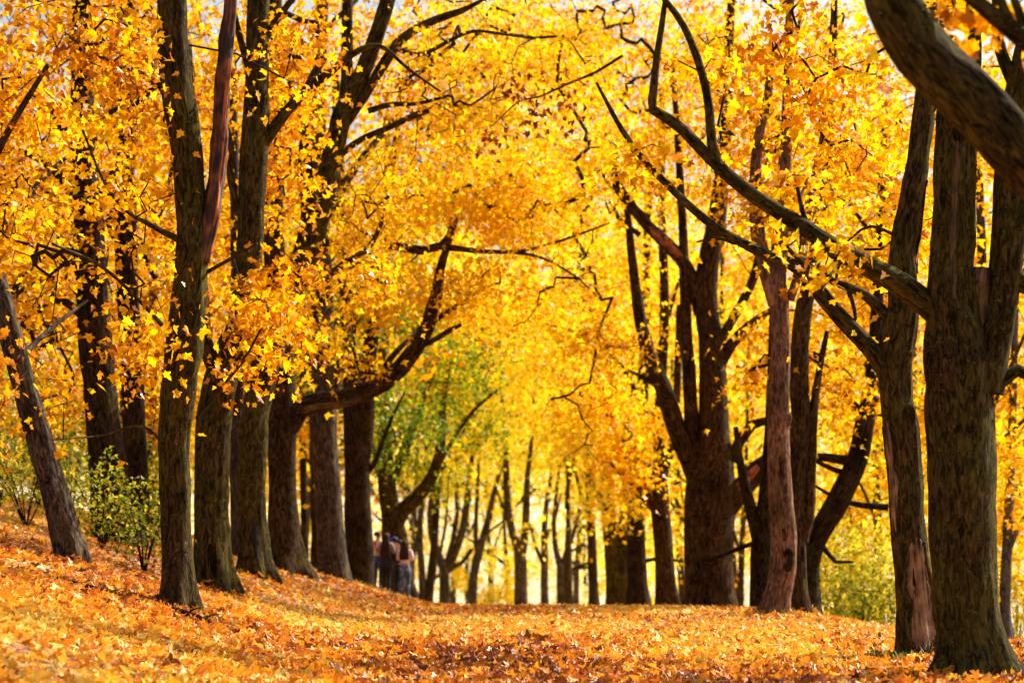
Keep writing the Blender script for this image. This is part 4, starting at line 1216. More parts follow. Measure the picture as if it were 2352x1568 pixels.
fartree('slim far tree shaped like a tuning fork with a level twig at head height', 130, [(1289, 1402, 22), (1287, 1350, 20), (1287, 1300, 20), (1276, 1260, 14), (1272, 1210, 12), (1276, 1150, 10), (1286, 1050, 7)],
        [[(1288, 1310, 14), (1300, 1270, 13), (1316, 1230, 10), (1330, 1170, 8), (1340, 1080, 6)], [(1292, 1315, 9), (1330, 1305, 8), (1370, 1300, 6)], [(1300, 1270, 8), (1340, 1250, 6), (1370, 1270, 5)]], [(1310, 1065, 60, 70, 0, 3, 16), (1330, 920, 100, 100, 2, 4, 40)])

for (px, y, w, dx, lean) in [(1040, 150, 17, 8, 20), (1128, 156, 14, 12, -16), (1322, 152, 17, 9, 26), (1345, 166, 12, -6, -12), (945, 146, 17, 8, 16), (1590, 120, 20, 10, 18), (1700, 104, 20, -9, 16), (1960, 96, 20, 9, -18), (2240, 84, 22, 8, 20)]:
    tree('maple_tree', 'thin distant trunk among pale leaves beyond the rows', y, [(px, 1398, w), (px + lean * .1, 1330, w * .85), (px + lean * .3, 1240, w * .75), (px + lean * .7, 1120, w * .6), (px + lean, 980, w * .45), (px + lean * 1.2, 760, w * .25)],
         [[(px + lean * .2, 1285, w * .5), (px + lean * .2 + dx * 2, 1220, w * .42), (px + dx * 4, 1140, w * .3), (px + dx * 5, 1040, w * .2)], [(px + lean * .35, 1225, w * .4), (px - dx * 2, 1160, w * .32), (px - dx * 3, 1080, w * .2)]],
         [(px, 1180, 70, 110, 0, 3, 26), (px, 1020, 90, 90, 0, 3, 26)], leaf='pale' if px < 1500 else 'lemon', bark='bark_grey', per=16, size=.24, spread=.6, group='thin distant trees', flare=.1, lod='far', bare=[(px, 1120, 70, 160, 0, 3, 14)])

# ---- background maples that close the view, built whole from the ground up
BGL = ['maple far back on the bank, its stem barely seen through yellow leaves', 'maple beyond the slope, its stem barely seen through yellow leaves', 'tall pale yellow maple closing the end of the avenue']
def bgtree(x, y, h, w, leaf, n, label, group, size, per=34, low=.28):
    zg = float(height(np.array([x]), np.array([y]))[0])
    to = lambda X, Y, Z, wd: (1176 + X / (K * Y), HZ - (Z - ZC) / (K * Y), wd / (K * Y), Y - y)
    tr, X = [], x
    lean = rng.normal() * .05
    for f in (0, .08, .2, .35, .5, .7, .9):
        tr.append(to(X, y, zg + h * f, w * (1 - .88 * f) * (1 if low < .4 or f < .15 else .55)))
        X += h * .13 * (lean + rng.normal() * .03)
    lm = []
    for q in range(6):
        f = rng.uniform(.16, .6) if low < .4 else rng.uniform(.08, .4)
        a = rng.uniform(0, 2 * math.pi)
        L = h * rng.uniform(.22, .36)
        b = np.array([np.interp(f, [0, 1], [x, X]), y, zg + h * f])
        e = np.array([math.cos(a) * .75, math.sin(a) * .75, rng.uniform(.4, 1.1)])
        lm.append([to(*(b + e * L * t + [0, 0, .06 * L * t * t]), w * (.42 if low < .4 else .6) * (1 - f) * (1 - .85 * t)) for t in (0, .3, .6, 1)])
    px, py = to(X, y, zg + h * (.58 if low < .4 else .66), 1)[:2]
    blobs = [(px, py, h * .36 / (K * y), h * .42 / (K * y), 0, h * .3, n), (px, HZ - (zg + h * low - ZC) / (K * y), h * .30 / (K * y), h * .14 / (K * y), 0, h * .26, n // 4)]
    return tree('maple_tree', label, y, tr, lm, blobs, leaf=leaf, tint=(.66, .24) if leaf != 'amber' else (.45, .24), bare=[(px, py, h * .36 / (K * y), h * .42 / (K * y), 0, h * .3, n // 3)], bark=random.choice(['bark_dark', 'bark_grey', 'bark_brown']), per=per, size=size, spread=.7, group=group, lod='far' if y > 70 else 'mid', twig_r=.05, flare=.3)

for (x, y, h, leaf, n) in [(-9.5, 70, 19, 'amber', 130), (-8, 84, 20, 'amber', 120), (-13, 62, 20, 'amber', 150), (-16, 74, 18, 'amber', 130), (-11, 88, 18, 'gold', 150), (-19, 92, 19, 'gold', 130), (-13, 104, 19, 'lemon', 150), (-8, 104, 17, 'gold', 120), (-22, 112, 19, 'gold', 130), (-16, 128, 20, 'lemon', 150), (-9, 122, 19, 'gold', 140)]:
    bgtree(x, y, h, .45, leaf, n, BGL[0], 'maples far back on the bank', .24)
for (x, y, h, leaf, n) in [(11, 66, 17, 'gold', 120), (16, 76, 18, 'lemon', 130), (13, 91, 17, 'gold', 140), (19, 94, 18, 'gold', 130), (13, 102, 19, 'lemon', 150), (8.5, 108, 17, 'gold', 120), (22, 114, 19, 'gold', 130), (15, 126, 20, 'lemon', 150), (8, 132, 19, 'lemon', 140)]:
    bgtree(x, y, h, .45, leaf, n, BGL[1], 'maples beyond the slope', .24)
for (x, y, h, leaf, n) in [(-3.5, 118, 25, 'gold', 170), (2.5, 126, 27, 'lemon', 180), (7, 114, 25, 'gold', 170), (-5.5, 140, 21, 'lemon', 150), (0, 150, 22, 'lemon', 170), (5.5, 144, 21, 'lemon', 150), (-11, 156, 22, 'gold', 150), (10, 158, 22, 'lemon', 150), (-2.6, 172, 23, 'gold', 150), (4, 176, 23, 'lemon', 150)]:
    bgtree(x, y, h, .42, leaf, n, BGL[2], 'maples closing the end of the avenue', .3, low=.5)

# ------------------------------------------------------------------ far woods, undergrowth, bushes
def far_woods():
    n = 30000
    x = rng.uniform(-75, 75, n)
    y = rng.uniform(185, 330, n)
    zg = height(x, y)
    top = 24 + 7 * (fbm(np.stack([x * .08, y * .05, x * 0], -1), 2) - .5) * 2
    z = zg + 1.2 + top * rng.uniform(0, 1, n) ** 1.1
    pos = np.stack([x, y, z], -1)
    m = fbm(pos * [.12, .06, .14], 3) + .12 * rng.normal(size=n)
    pos = pos[m > .49]
    n = len(pos)
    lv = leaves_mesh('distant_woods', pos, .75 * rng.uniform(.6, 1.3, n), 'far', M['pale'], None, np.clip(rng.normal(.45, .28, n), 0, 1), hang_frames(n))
    tag(lv, kind='stuff')
    STATS['tris'] += 2 * n
far_woods()


def bush(label, px, py, y, rx, h, n, leaf, per, size, group, tint=(.5, .28), lod='mid'):
    base = P(px, py, y)
    base[2] = float(height(base[:1], base[1:2])[0])
    root = tag(empty('bush', base), label, 'bush', group)
    stems, pts = [], []
    for q in range(9):
        a = rng.uniform(0, 2 * math.pi)
        e = np.array([math.cos(a) * rx * rng.uniform(.3, 1), math.sin(a) * rx * .6, h * rng.uniform(.6, 1)])
        c = np.array([base + [0, 0, -.1], base + e * .35 + [0, 0, .1 * h], base + e * .7 + [0, 0, .08 * h], base + e])
        stems.append((catmull(c, .25), None))
    stems = [(c, np.linspace(.016, .004, len(c))) for c, _ in stems]
    g = unit(rng.normal(size=(n, 3))) * rng.uniform(.3, 1, (n, 1)) ** .5
    pts = base + [0, 0, h * .55] + g * [rx, rx * .7, h * .5]
    pts = pts[pts[:, 2] > height(pts[:, 0], pts[:, 1]) + .12]
    chains, _ = grow_twigs(np.vstack([c for c, r in stems]), pts, .012, 1.0)
    V, B, Q = cheap_tubes(stems + chains, 4)
    make_mesh('stems', V, [Q], M['bark_twig'], root, {'bark': ('POINT', 'FLOAT_VECTOR', B)}, loc=base)
    idx = np.repeat(np.arange(len(pts)), per)
    pos = pts[idx] + rng.normal(size=(len(idx), 3)) * .17
    k_ = len(pos)
    lv = leaves_mesh('foliage', pos, size * rng.uniform(.6, 1.2, k_), lod, M[leaf], root, np.clip(rng.normal(tint[0], tint[1], k_), 0, 1), hang_frames(k_), loc=base)
    tag(lv, kind='stuff')


UB = 'bushes under the trees on the bank'
bush('leafy yellow green bush at the foot of the furrowed old trunk', 235, 1245, 49, .75, 1.5, 60, 'shrub', 12, .11, UB, (.7, .28))
bush('low bush with twiggy stems behind the slanting trunk', 60, 1215, 50, 1.1, 1.5, 60, 'shrub', 12, .11, UB)
bush('small dark green bush close beside the dead stem maple', 330, 1275, 45, .5, 1.1, 34, 'shrub', 12, .10, UB, (.8, .25))
bush('thin leggy bush at the very edge of the bank beyond the slanting trunk', 0, 1190, 56, .9, 2.2, 40, 'shrub', 12, .11, UB)
for lab, px, y, rx, h, n in [('dark tangled thicket behind the slanting trunk', 95, 62, 1.5, 2.6, 110), ('tall dark thicket at the outer end of the bank', 20, 70, 1.7, 3.4, 120), ('dense shadowy thicket between the slanting and the furrowed trunk', 165, 66, 1.3, 2.8, 100), ('dim thicket behind the half hidden trunk', 330, 70, 1.2, 2.6, 80)]:
    bush(lab, px, 1230, y, rx, h, n, 'shrub', 14, .13, UB, (.72, .28))
SB = 'bushes down the slope'
for lab, px, y, rx, h, n, t in [('rounded green and yellow bush below the bent tree', 1930, 74, 1.6, 2.5, 130, .5), ('loose yellow bush beside the bare patch maple', 2040, 78, 1.5, 3.2, 120, .22),
                             ('tall thin yellow bush between the pinkish grey maple and the bent tree', 1900, 86, 1.5, 3.6, 110, .15), ('yellow bush in the gap just past the massive dark maple', 2335, 70, 1.1, 2.4, 70, .4),
                             ('dark green low bush in front of the slim trunk down the slope', 1985, 70, 1.0, 1.5, 60, .8), ('straggling yellow bush between the bare patch maple and the massive one', 2150, 62, .9, 2.4, 50, .35)]:
    bush(lab, px, 1440, y, rx, h, n, 'shrub', 14, .15, SB, (t, .25))
EB = 'yellow bushes beyond the far trees'
for q, (x, y, rx, h) in enumerate([(-10, 142, 2.6, 4.5), (-5, 160, 3, 5), (-1, 148, 2.4, 3.6), (3.4, 165, 3, 5), (7, 150, 2.6, 4.4), (11, 140, 2.8, 4.8), (15, 128, 2.6, 4.4), (0, 185, 3.6, 6), (-8, 185, 3.4, 6), (8, 190, 3.4, 6)]):
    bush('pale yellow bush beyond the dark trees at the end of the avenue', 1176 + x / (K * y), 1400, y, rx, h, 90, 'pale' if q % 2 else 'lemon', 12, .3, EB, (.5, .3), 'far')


# ------------------------------------------------------------------ fallen leaves
def litter():
    P_, S_ = [], []
    bands = [(13, 26, 1, 130), (26, 36, 1, 125), (36, 46, 1, 75), (46, 58, 1, 52), (58, 72, 1, 32), (72, 90, 1, 12)]
    out = []
    for (y0, y1, k_, den) in bands:
        hw = .185 * y1 + .8
        n = int((y1 - y0) * 2 * hw * den)
        x = rng.uniform(-hw, hw, n); y = rng.uniform(y0, y1, n)
        ok = np.abs(x) < .185 * y + .8
        x, y = x[ok], y[ok]
        m = fbm(np.stack([x * .9, y * .5, x * 0 + 5], -1), 3)
        keep = (m + rng.normal(size=len(x)) * .05) > .16
        out.append(np.stack([x[keep], y[keep]], -1))
    xy = np.vstack(out)
    z = height(xy[:, 0], xy[:, 1]) + rng.uniform(.01, .05, len(xy))
    pos = np.column_stack([xy, z])
    n = len(pos)
    big = fbm(np.stack([xy[:, 0] * .35, xy[:, 1] * .14, xy[:, 0] * 0 + 9], -1), 3)
    tn = np.clip(.47 + (big - .5) * 1.1 + rng.normal(size=n) * .24, 0, 1)
    sz = .122 * rng.uniform(.6, 1.25, n)
    fr = flat_frames(n, .38)
    pick = np.argsort(pos[:, 1] + rng.uniform(0, 5, n))
    px, py = project(pos)
    vis = (px[pick] > 5) & (px[pick] < 2345) & (py[pick] < 1562) & (sz[pick] > .115)
    pick = pick[vis][:290]
    rest = np.ones(n, bool)
    rest[pick] = False
    X, D, Z = fr
    for a in pick:
        o = bpy.data.objects.new('leaf', leaf_variant('litter', tn[a]))
        mtx = np.eye(4)
        mtx[:3, 0], mtx[:3, 1], mtx[:3, 2] = X[a] * sz[a], D[a] * sz[a], Z[a] * sz[a]
        mtx[:3, 3] = pos[a] + [0, 0, .03]
        o.parent = ground
        o.matrix_local = [list(r_) for r_ in mtx]
        col.objects.link(o)
    nearm = rest & (pos[:, 1] < 42)
    farm = rest & (pos[:, 1] >= 42)
    a = leaves_mesh('fallen_leaves', pos[nearm], sz[nearm], 'near', M['litter'], None, tn[nearm], tuple(q[nearm] for q in fr), curl=1.1)
    b = leaves_mesh('fallen_leaves', pos[farm], sz[farm] * 1.1, 'mid', M['litter'], None, tn[farm], tuple(q[farm] for q in fr), curl=1.1)
    tag(a, kind='stuff'); tag(b, kind='stuff')
    STATS['tris'] += nearm.sum() * 10 + farm.sum() * 4
    STATS['litter'] = n
litter()


def drifts():
    X, Y_, Zo = [], [], []
    for b, rr in DRIFT:
        a = rng.uniform(0, 2 * math.pi, 90)
        w = rng.uniform(.95, 1.9, 90) ** 1.2
        X.append(b[0] + rr * w * np.cos(a)); Y_.append(b[1] + rr * w * np.sin(a))
        Zo.append(.02 + .15 * np.exp(-(w - 1) * 3) * rng.uniform(0, 1, 90))
    x, y, zo = np.concatenate(X), np.concatenate(Y_), np.concatenate(Zo)
    n = len(x)
    ob = leaves_mesh('fallen_leaves', np.column_stack([x, y, height(x, y) + zo]), .122 * rng.uniform(.6, 1.25, n), 'near', M['litter'], None, np.clip(rng.normal(.45, .25, n), 0, 1), flat_frames(n, .7), curl=1.2)
    tag(ob, kind='stuff')
drifts()


def grass():
    M['grass'] = leaf_material('grass_blade', [(0, (.20, .22, .03)), (.5, (.10, .16, .02)), (1, (.06, .11, .015))], trans=.4)
    V, F, tn, o = [], [], [], 0
    spots = [(4.5, 34.6, .35, 130), (4.9, 34.3, .5, 90), (-4.2, 73.5, 1.0, 260), (-3.3, 76.5, .9, 260), (-5.0, 75, .9, 160), (1.5, 29, .8, 26), (-2.4, 30, .8, 26), (-3.2, 33, .9, 40), (3.6, 31, .5, 30), (-1.4, 40, .8, 26), (-3.9, 37, .5, 40), (4.9, 51.5, .5, 70), (-4.5, 58, .8, 60), (-5.2, 40, 1.5, 60), (.4, 27.5, .6, 20), (3.2, 54, 1, 40)]
    for (x, y, r_, n) in spots:
        for _ in range(n):
            a, d = rng.uniform(0, 6.28), r_ * rng.uniform() ** .6
            X, Y_ = x + d * math.cos(a), y + d * math.sin(a)
            z = float(height(np.array([X]), np.array([Y_]))[0])
            h = rng.uniform(.07, .17)
            b = rng.uniform(0, 6.28)
            e = np.array([math.cos(b), math.sin(b), 0])
            l = np.array([-e[1], e[0], 0])
            w = .006
            c = np.array([X, Y_, z])
            for q in (c - l * w, c + l * w, c + e * h * .25 + [0, 0, h * .6] - l * w * .7, c + e * h * .25 + [0, 0, h * .6] + l * w * .7, c + e * h * .6 + [0, 0, h]):
                V.append(q)
            F += [(o, o + 1, o + 3), (o, o + 3, o + 2), (o + 2, o + 3, o + 4)]
            tn += [rng.uniform()] * 3
            o += 5
    g = make_mesh('grass', np.array(V), [np.array(F)], M['grass'], None, {'tint': ('FACE', 'FLOAT', np.array(tn))}, smooth_shade=False)
    tag(g, kind='stuff')
grass()


# ------------------------------------------------------------------ fallen branches
def fallen_branch(label, ctrl, r0, r1, twigs, y):
    pts = []
    for (px, py, d, up) in ctrl:
        p = P(px, py, y + d)
        p[2] = float(height(p[:1], p[1:2])[0]) + up
        pts.append(p)
    c = catmull(np.array(pts), .08)
    t = Tube(c, np.linspace(r0, r1, len(c)), 12, rough=.15, furrow=.06)
    base = c[0].copy()
    root = tag(empty('fallen_branch', base), label, 'branch', 'branches lying on the leaves')
    tubes_mesh('stem', [t], M['bark_dark'], root, base)
    for (i, dx, dy, dz) in twigs:
        p = c[int(i * (len(c) - 1))]
        e = np.array([p, p + np.array([dx, dy, dz]) * .5 + [0, 0, .02], p + np.array([dx, dy, dz])])
        cc = catmull(e, .06)
        tubes_mesh('twig', [Tube(cc, np.linspace(r1 * .8, .003, len(cc)), 6)], M['bark_dark'], root, base)
fallen_branch('dead branch lying across the foot of the dead stem maple', [(395, 1392, -1.2, .05), (430, 1396, -1.3, .06), (465, 1399, -1.35, .05), (490, 1405, -1.5, .02)], .055, .02, [(.4, .2, -.2, .08), (.8, .25, .1, .05)], 38)
fallen_branch('thin bark strip among leaves out on the bank short of the dead stem maple', [(130, 1368, -1, .03), (200, 1374, -1, .05), (290, 1380, -1, .05), (370, 1384, -1, .03)], .028, .012, [(.3, .2, -.1, .05), (.6, .15, .2, .06)], 38)


# ------------------------------------------------------------------ people
CL = {}
def cloth(name, c, rough=.8, noise=.15, scale=40):
    if name not in CL:
        CL[name] = plain(name, c, rough, noise, scale)
    return CL[name]


def floral():
    m, nt, out = nodes_of('floral_cloth')
    tc = N(nt, 'ShaderNodeTexCoord')
    vo = N(nt, 'ShaderNodeTexVoronoi')
    vo.inputs['Scale'].default_value = 11
    nt.links.new(tc.outputs['Object'], vo.inputs['Vector'])
    sp = N(nt, 'ShaderNodeSeparateColor')
    nt.links.new(vo.outputs['Color'], sp.inputs[0])
    r_ = ramp(nt, [(0, (.85, .62, .62)), (.38, (.82, .55, .56)), (.42, (.55, .02, .04)), (.8, (.40, .015, .03)), (.86, (.75, .25, .28))])
    nt.links.new(sp.outputs[0], r_.inputs[0])
    bs = N(nt, 'ShaderNodeBsdfPrincipled')
    bs.inputs['Roughness'].default_value = .8
    nt.links.new(r_.outputs[0], bs.inputs['Base Color'])
    nt.links.new(bs.outputs[0], out.inputs[0])
    return m


def jeans():
    """denim worn pale on the thighs"""
    m, nt, out = nodes_of('worn_denim')
    tc = N(nt, 'ShaderNodeTexCoord')
    nz = N(nt, 'ShaderNodeTexNoise')
    nz.inputs['Scale'].default_value = 7
    nz.inputs['Detail'].default_value = 3
    nt.links.new(tc.outputs['Object'], nz.inputs['Vector'])
    r_ = ramp(nt, [(.42, (.03, .08, .24)), (.56, (.08, .16, .40)), (.68, (.42, .50, .66))])
    nt.links.new(nz.outputs['Fac'], r_.inputs[0])
    bs = N(nt, 'ShaderNodeBsdfPrincipled')
    bs.inputs['Roughness'].default_value = .85
    nt.links.new(r_.outputs[0], bs.inputs['Base Color'])
    nt.links.new(bs.outputs[0], out.inputs[0])
    return m


SKIN = plain('skin', (.56, .32, .23), .55)
M['floral'], M['jeans'] = floral(), jeans()


def ellipse_tube(rings, n=16):
    """rings: (centre xyz, half width along a, half depth along b, axis a xyz) -> verts, quads"""
    V = []
    for (c, a, b, ax) in rings:
        ax = unit(np.array(ax, float)[None])[0]
        bx = np.array([-ax[1], ax[0], 0])
        for q in range(n):
            w = 2 * math.pi * q / n
            V.append(np.array(c) + a * math.cos(w) * ax + b * math.sin(w) * bx)
    i = np.arange(len(rings) * n).reshape(len(rings), n)
    j = np.roll(i, -1, 1)
    F = np.stack([i[:-1], j[:-1], j[1:], i[1:]], -1).reshape(-1, 4)
    return np.array(V), F


def skin_mesh(name, verts, edges, mat, parent, sub=2):
    me = bpy.data.meshes.new(name)
    me.from_pydata([v[:3] for v in verts], edges, [])
    ob = bpy.data.objects.new(name, me)
    col.objects.link(ob)
    ob.parent = parent
    md = ob.modifiers.new('skin', 'SKIN')
    md.use_smooth_shade = True
    if not me.skin_vertices:
        raise RuntimeError('no skin data')
    for i, v in enumerate(verts):
        r_ = v[3] if isinstance(v[3], tuple) else (v[3], v[3])
        me.skin_vertices[0].data[i].radius = r_
        me.skin_vertices[0].data[i].use_root = i == 0
    sb = ob.modifiers.new('subsurf', 'SUBSURF')
    sb.levels = sb.render_levels = sub
    me.materials.append(mat)
    return ob


def person(label, px, y, turn, h, arms, top, top_len, bottom, hair, hair_len, hair_col, skirt=None, cap=None, lean=0.0, stance=.09, jacket=.014, step=.0):
    """a standing figure; TURN in degrees, 0 looks away from us (+y); arms: two lists (elbow, wrist) in body space"""
    x = (px - 1176) * K * y
    z = float(height(np.array([x]), np.array([y]))[0])
    root = tag(empty('person', (x, y, z)), label, 'person', 'people gathered at the foot of the dark forked maple')
    root.rotation_euler = (0, 0, R(turn))
    s = h / 1.65
    S = lambda *p: (p[0] * s, p[1] * s, p[2] * s)
    v, e = [], []
    def add(p, r_, link=None):
        v.append((*S(*p), r_ * s if not isinstance(r_, tuple) else (r_[0] * s, r_[1] * s)))
        if link is not None:
            e.append((link, len(v) - 1))
        return len(v) - 1
    pel = add((0, 0, .92), (.125, .10))
    wst = add((0, .01, 1.06), (.105, .085), pel)
    chs = add((0, .01 + lean * .3, 1.24), (.125, .095), wst)
    nb = add((0, .0 + lean * .5, 1.37), (.075, .07), chs)
    nk = add((0, .015 + lean * .6, 1.44), (.048, .05), nb)
    hd = add((0, .03 + lean * .8, 1.53), (.068, .082), nk)
    ht = add((0, .02 + lean * .9, 1.61), (.058, .07), hd)
    add((0, .115 + lean * .8, 1.515), .014, hd)                   # nose
    for sx in (-1, 1):
        add((sx * .077, .02 + lean * .8, 1.525), .013, hd)        # ears
        sh = add((sx * .165, 0 + lean * .5, 1.345), .05, nb)
        el_p, wr_p = arms[0 if sx < 0 else 1]
        el = add(el_p, .038, sh)
        wr = add(wr_p, .026, el)
        d = np.array(wr_p) - np.array(el_p)
        d = d / np.linalg.norm(d)
        side = np.cross(d, [0, 0, 1.0]) if abs(d[2]) < .9 else np.array([0, 1.0, 0])
        side = side / np.linalg.norm(side)
        pal = add(tuple(np.array(wr_p) + d * .06), (.032, .02), wr)
        for q, (off, ln) in enumerate(((-.026, .062), (-.009, .074), (.009, .07), (.026, .056))):
            k1 = add(tuple(np.array(wr_p) + d * .095 + side * off), .0095, pal)
            add(tuple(np.array(wr_p) + d * (.095 + ln * .9) + side * off * 1.15 + np.array([0, .012, -.008])), .007, k1)
        th = add(tuple(np.array(wr_p) + d * .05 - side * .04), .011, pal)
        add(tuple(np.array(wr_p) + d * .085 - side * .055), .008, th)
        hp = add((sx * stance, 0, .88), (.088, .088), pel)
        kn = add((sx * (stance + .005), .02 + sx * step * .5, .47), .055, hp)
        an = add((sx * (stance + .01), -.02 + sx * step, .09), .036, kn)
        add((sx * (stance + .02), .12 + sx * step, .035), .033, an)
    skin_mesh('body', v, e, SKIN, root, 1)
    # eyes and mouth
    for nm, pos, sz, mt in (('eye', (-.03, .098, 1.545), .010, cloth('eye_dark', (.02, .015, .012), .3, 0)), ('eye', (.03, .098, 1.545), .010, cloth('eye_dark', (.02, .015, .012), .3, 0)), ('mouth', (0, .106, 1.475), .014, cloth('lips', (.42, .12, .10), .5, 0))):
        p = np.array(S(pos[0], pos[1] + lean * .8, pos[2]))
        V, F = ellipse_tube([(p + [0, 0, -sz * .7], sz * .3, sz * .4, (1, 0, 0)), (p, sz * 1.3, sz * .8, (1, 0, 0)), (p + [0, 0, sz * .7], sz * .3, sz * .4, (1, 0, 0))], 8)
        make_mesh(nm, V, [F], mt, root)
    # top with sleeves
    tv, te = [], []
    def ta(p, r_, link=None):
        tv.append((*S(*p), (r_[0] * s, r_[1] * s) if isinstance(r_, tuple) else r_ * s))
        if link is not None:
            te.append((link, len(tv) - 1))
        return len(tv) - 1
    j = jacket
    a0 = ta((0, 0, top_len), (.145 + j, .118 + j))
    a1 = ta((0, .01, 1.06), (.120 + j, .098 + j), a0)
    a2 = ta((0, .01 + lean * .3, 1.24), (.138 + j, .108 + j), a1)
    a3 = ta((0, lean * .5, 1.36), (.085 + j, .08 + j), a2)
    ta((0, .01 + lean * .6, 1.415), (.058 + j, .058 + j), a3)
    for sx in (-1, 1):
        el_p, wr_p = arms[0 if sx < 0 else 1]
        sh = ta((sx * .165, lean * .5, 1.345), .055 + j, a3)
        el = ta(el_p, .044 + j, sh)
        w_ = np.array(el_p) + (np.array(wr_p) - np.array(el_p)) * .93
        ta(tuple(w_), .033 + j, el)
    skin_mesh('shirt' if top is not CL.get('black_cloth') else 'jacket', tv, te, top, root, 1)
    # trousers
    bv, be = [], []
    def ba(p, r_, link=None):
        bv.append((*S(*p), r_ * s))
        if link is not None:
            be.append((link, len(bv) - 1))
        return len(bv) - 1
    b0 = ba((0, 0, .93), .132)
    ba((0, 0, 1.0), .118, b0)
    for sx in (-1, 1):
        hp = ba((sx * stance, 0, .85), .098, b0)
        md = ba((sx * (stance + .003), .01 + sx * step * .25, .66), .078, hp)
        kn = ba((sx * (stance + .005), .02 + sx * step * .5, .47), .062, md)
        ba((sx * (stance + .01), -.02 + sx * step, .10), .046, kn)
    skin_mesh('trousers', bv, be, bottom, root, 1)
    for sx in (-1, 1):
        skin_mesh('shoe', [(*S(sx * (stance + .01), -.045 + sx * step, .045), .045 * s), (*S(sx * (stance + .015), .04 + sx * step, .04), .042 * s), (*S(sx * (stance + .02), .14 + sx * step, .03), .034 * s)], [(0, 1), (1, 2)], cloth('dark_shoe', (.03, .025, .025)), root, 1)
    if skirt is not None:
        rings = [(S(0, 0, 1.02), .135 * s, .115 * s, (1, 0, 0)), (S(0, 0, .92), .18 * s, .155 * s, (1, 0, 0)), (S(0, 0, .78), .20 * s, .175 * s, (1, 0, 0)), (S(0, 0, .66), .205 * s, .18 * s, (1, 0, 0)), (S(0, 0, .655), .19 * s, .165 * s, (1, 0, 0))]
        V, F = ellipse_tube(rings, 20)
        make_mesh('skirt', V, [F], skirt, root)
    # hair: a cap round the skull and locks down the back
    hy = .02 + lean * .9
    rings = []
    for f in np.linspace(0, 1, 9):
        a = math.pi * f * .62
        rings.append((S(0, hy - .03 - .012 * f, 1.565 + .098 * math.cos(a) + .01), max(.004, .098 * math.sin(a)) * s, max(.004, .112 * math.sin(a)) * s, (1, 0, 0)))
    if hair_len > .15:
        n = 10
        for q in range(1, n + 1):
            f = q / n
            rings.append((S(0, hy - .055 - .055 * min(1, f * 3) - .02 * f, 1.53 - hair_len * f), (.098 + .045 * math.sin(min(1, f * 1.3) * math.pi * .5) - .05 * max(0, f - .7)) * s, (.085 - .045 * min(1, f * 2.5) - .01 * f) * s, (1, 0, 0)))
    V, F = ellipse_tube(rings, 28)
    w = fbm(np.stack([V[:, 0] * 45, V[:, 1] * 45, V[:, 2] * 2], -1), 2) - .5
    cen = np.array([0, hy * s, 0])
    V = V + (V - cen) * [1, 1, 0] * (w * .22)[:, None]
    hm = CL.setdefault('hair_' + hair, bark_like_hair('hair_' + hair, hair_col))
    make_mesh('hair', V, [F], hm, root, {'bark': ('POINT', 'FLOAT_VECTOR', V)})
    if cap is not None:
        rings = []
        for f in np.linspace(0, 1, 8):
            a = math.pi * f * .5
            rings.append((S(0, hy - .005, 1.575 + .108 * math.cos(a)), max(.003, .112 * math.sin(a)) * s, max(.003, .122 * math.sin(a)) * s, (1, 0, 0)))
        V, F = ellipse_tube(rings, 20)
        c_ = make_mesh('cap', V, [F], cap, root)
        rings = [(S(0, hy + .10, 1.578), .08 * s, .02 * s, (1, 0, 0)), (S(0, hy + .10, 1.586), .085 * s, .075 * s, (1, 0, 0)), (S(0, hy + .12, 1.594), .07 * s, .06 * s, (1, 0, 0)), (S(0, hy + .10, 1.60), .02 * s, .02 * s, (1, 0, 0))]
        V, F = ellipse_tube(rings, 16)
        make_mesh('brim', V, [F], cap, c_)
    return root


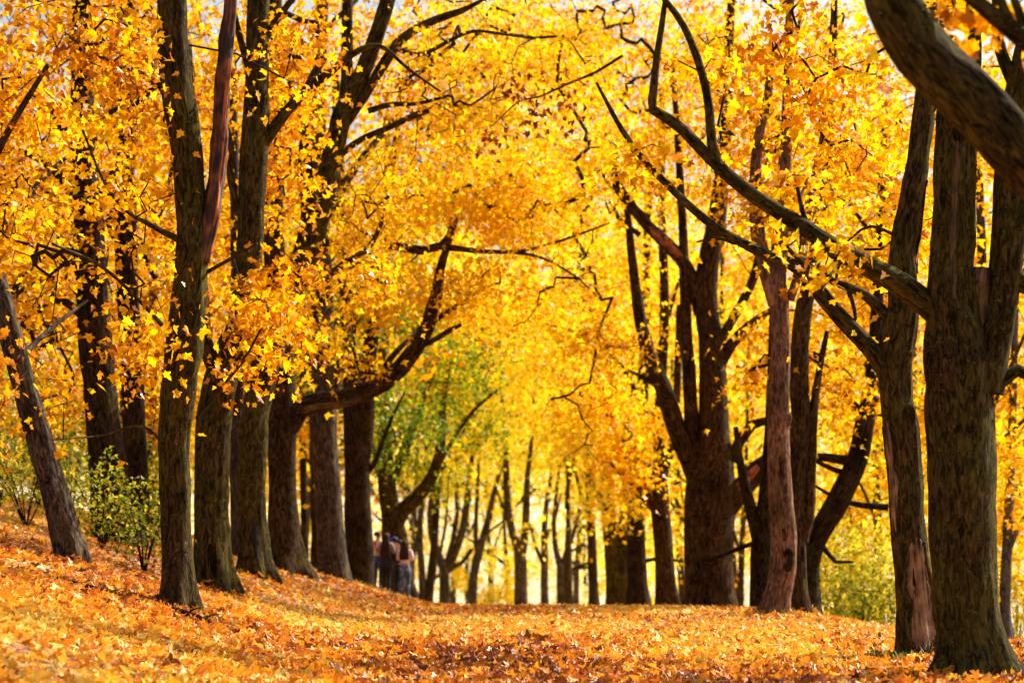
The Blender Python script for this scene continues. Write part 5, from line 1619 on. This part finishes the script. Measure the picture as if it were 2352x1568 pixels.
def bark_like_hair(name, c):
    m, nt, out = nodes_of(name)
    at = N(nt, 'ShaderNodeAttribute', attribute_name='bark')
    mp = N(nt, 'ShaderNodeMapping')
    mp.inputs['Scale'].default_value = (1, 1, .06)
    nt.links.new(at.outputs['Vector'], mp.inputs[0])
    nz = N(nt, 'ShaderNodeTexNoise')
    nz.inputs['Scale'].default_value = 90
    nz.inputs['Detail'].default_value = 2
    nt.links.new(mp.outputs[0], nz.inputs['Vector'])
    r_ = ramp(nt, [(.3, tuple(q * .5 for q in c)), (.7, tuple(q * 1.6 for q in c))])
    nt.links.new(nz.outputs['Fac'], r_.inputs[0])
    bs = N(nt, 'ShaderNodeBsdfPrincipled')
    bs.inputs['Roughness'].default_value = .65
    bs.inputs['Specular IOR Level'].default_value = .15
    nt.links.new(r_.outputs[0], bs.inputs['Base Color'])
    nt.links.new(bs.outputs[0], out.inputs[0])
    return m


BLACK = cloth('black_cloth', (.012, .012, .016))
down = [((-.22, -.03, 1.08), (-.23, .06, .86)), ((.22, -.03, 1.08), (.23, .06, .86))]
fold = [((-.23, .02, 1.08), (-.08, .2, 1.12)), ((.23, .02, 1.08), (.08, .2, 1.14))]
hold = [((-.22, .04, 1.10), (-.10, .26, 1.28)), ((.22, .04, 1.10), (.10, .26, 1.28))]
reach = [((-.24, .10, 1.14), (-.20, .32, 1.30)), ((.22, .0, 1.08), (.20, .12, .90))]
PEOPLE_Y = 78.6
person('person in red and white floral shirt and blue jeans half hidden by a trunk', 868, PEOPLE_Y + .25, -35, 1.60, fold, M['floral'], .98, cloth('blue_denim', (.03, .085, .32)), 'brown', .12, (.055, .03, .02), stance=.085)
person('person with very long straight brown hair, grey shirt and black skirt', 887, PEOPLE_Y - .1, -12, 1.63, hold, cloth('grey_cloth', (.30, .25, .25)), .93, cloth('dark_tights', (.022, .014, .013)), 'long_brown', .68, (.040, .018, .011), skirt=BLACK, stance=.075)
person('person in a black jacket and bright blue cap in the middle of the group', 906, PEOPLE_Y + .55, 30, 1.60, reach, BLACK, .90, cloth('black_denim', (.013, .014, .02)), 'black', .12, (.02, .012, .01), cap=cloth('blue_cap', (.012, .03, .42), .6, 0), stance=.08)
person('dark haired person in black between the blue cap and the pink top', 916, PEOPLE_Y + .25, 128, 1.57, reach, BLACK, .92, cloth('navy_denim', (.014, .016, .03)), 'dark', .24, (.022, .013, .011), stance=.08)
person('person in a pale pink top and worn blue jeans with long brown hair', 930, PEOPLE_Y - .2, -10, 1.60, hold, cloth('pink_cloth', (.95, .80, .95), .8, .04), .98, M['jeans'], 'chestnut', .42, (.045, .022, .016), stance=.085, jacket=.02, step=.05)

bpy.context.view_layer.update()
print('STATS', STATS, 'objects', len(scene.objects), flush=True)
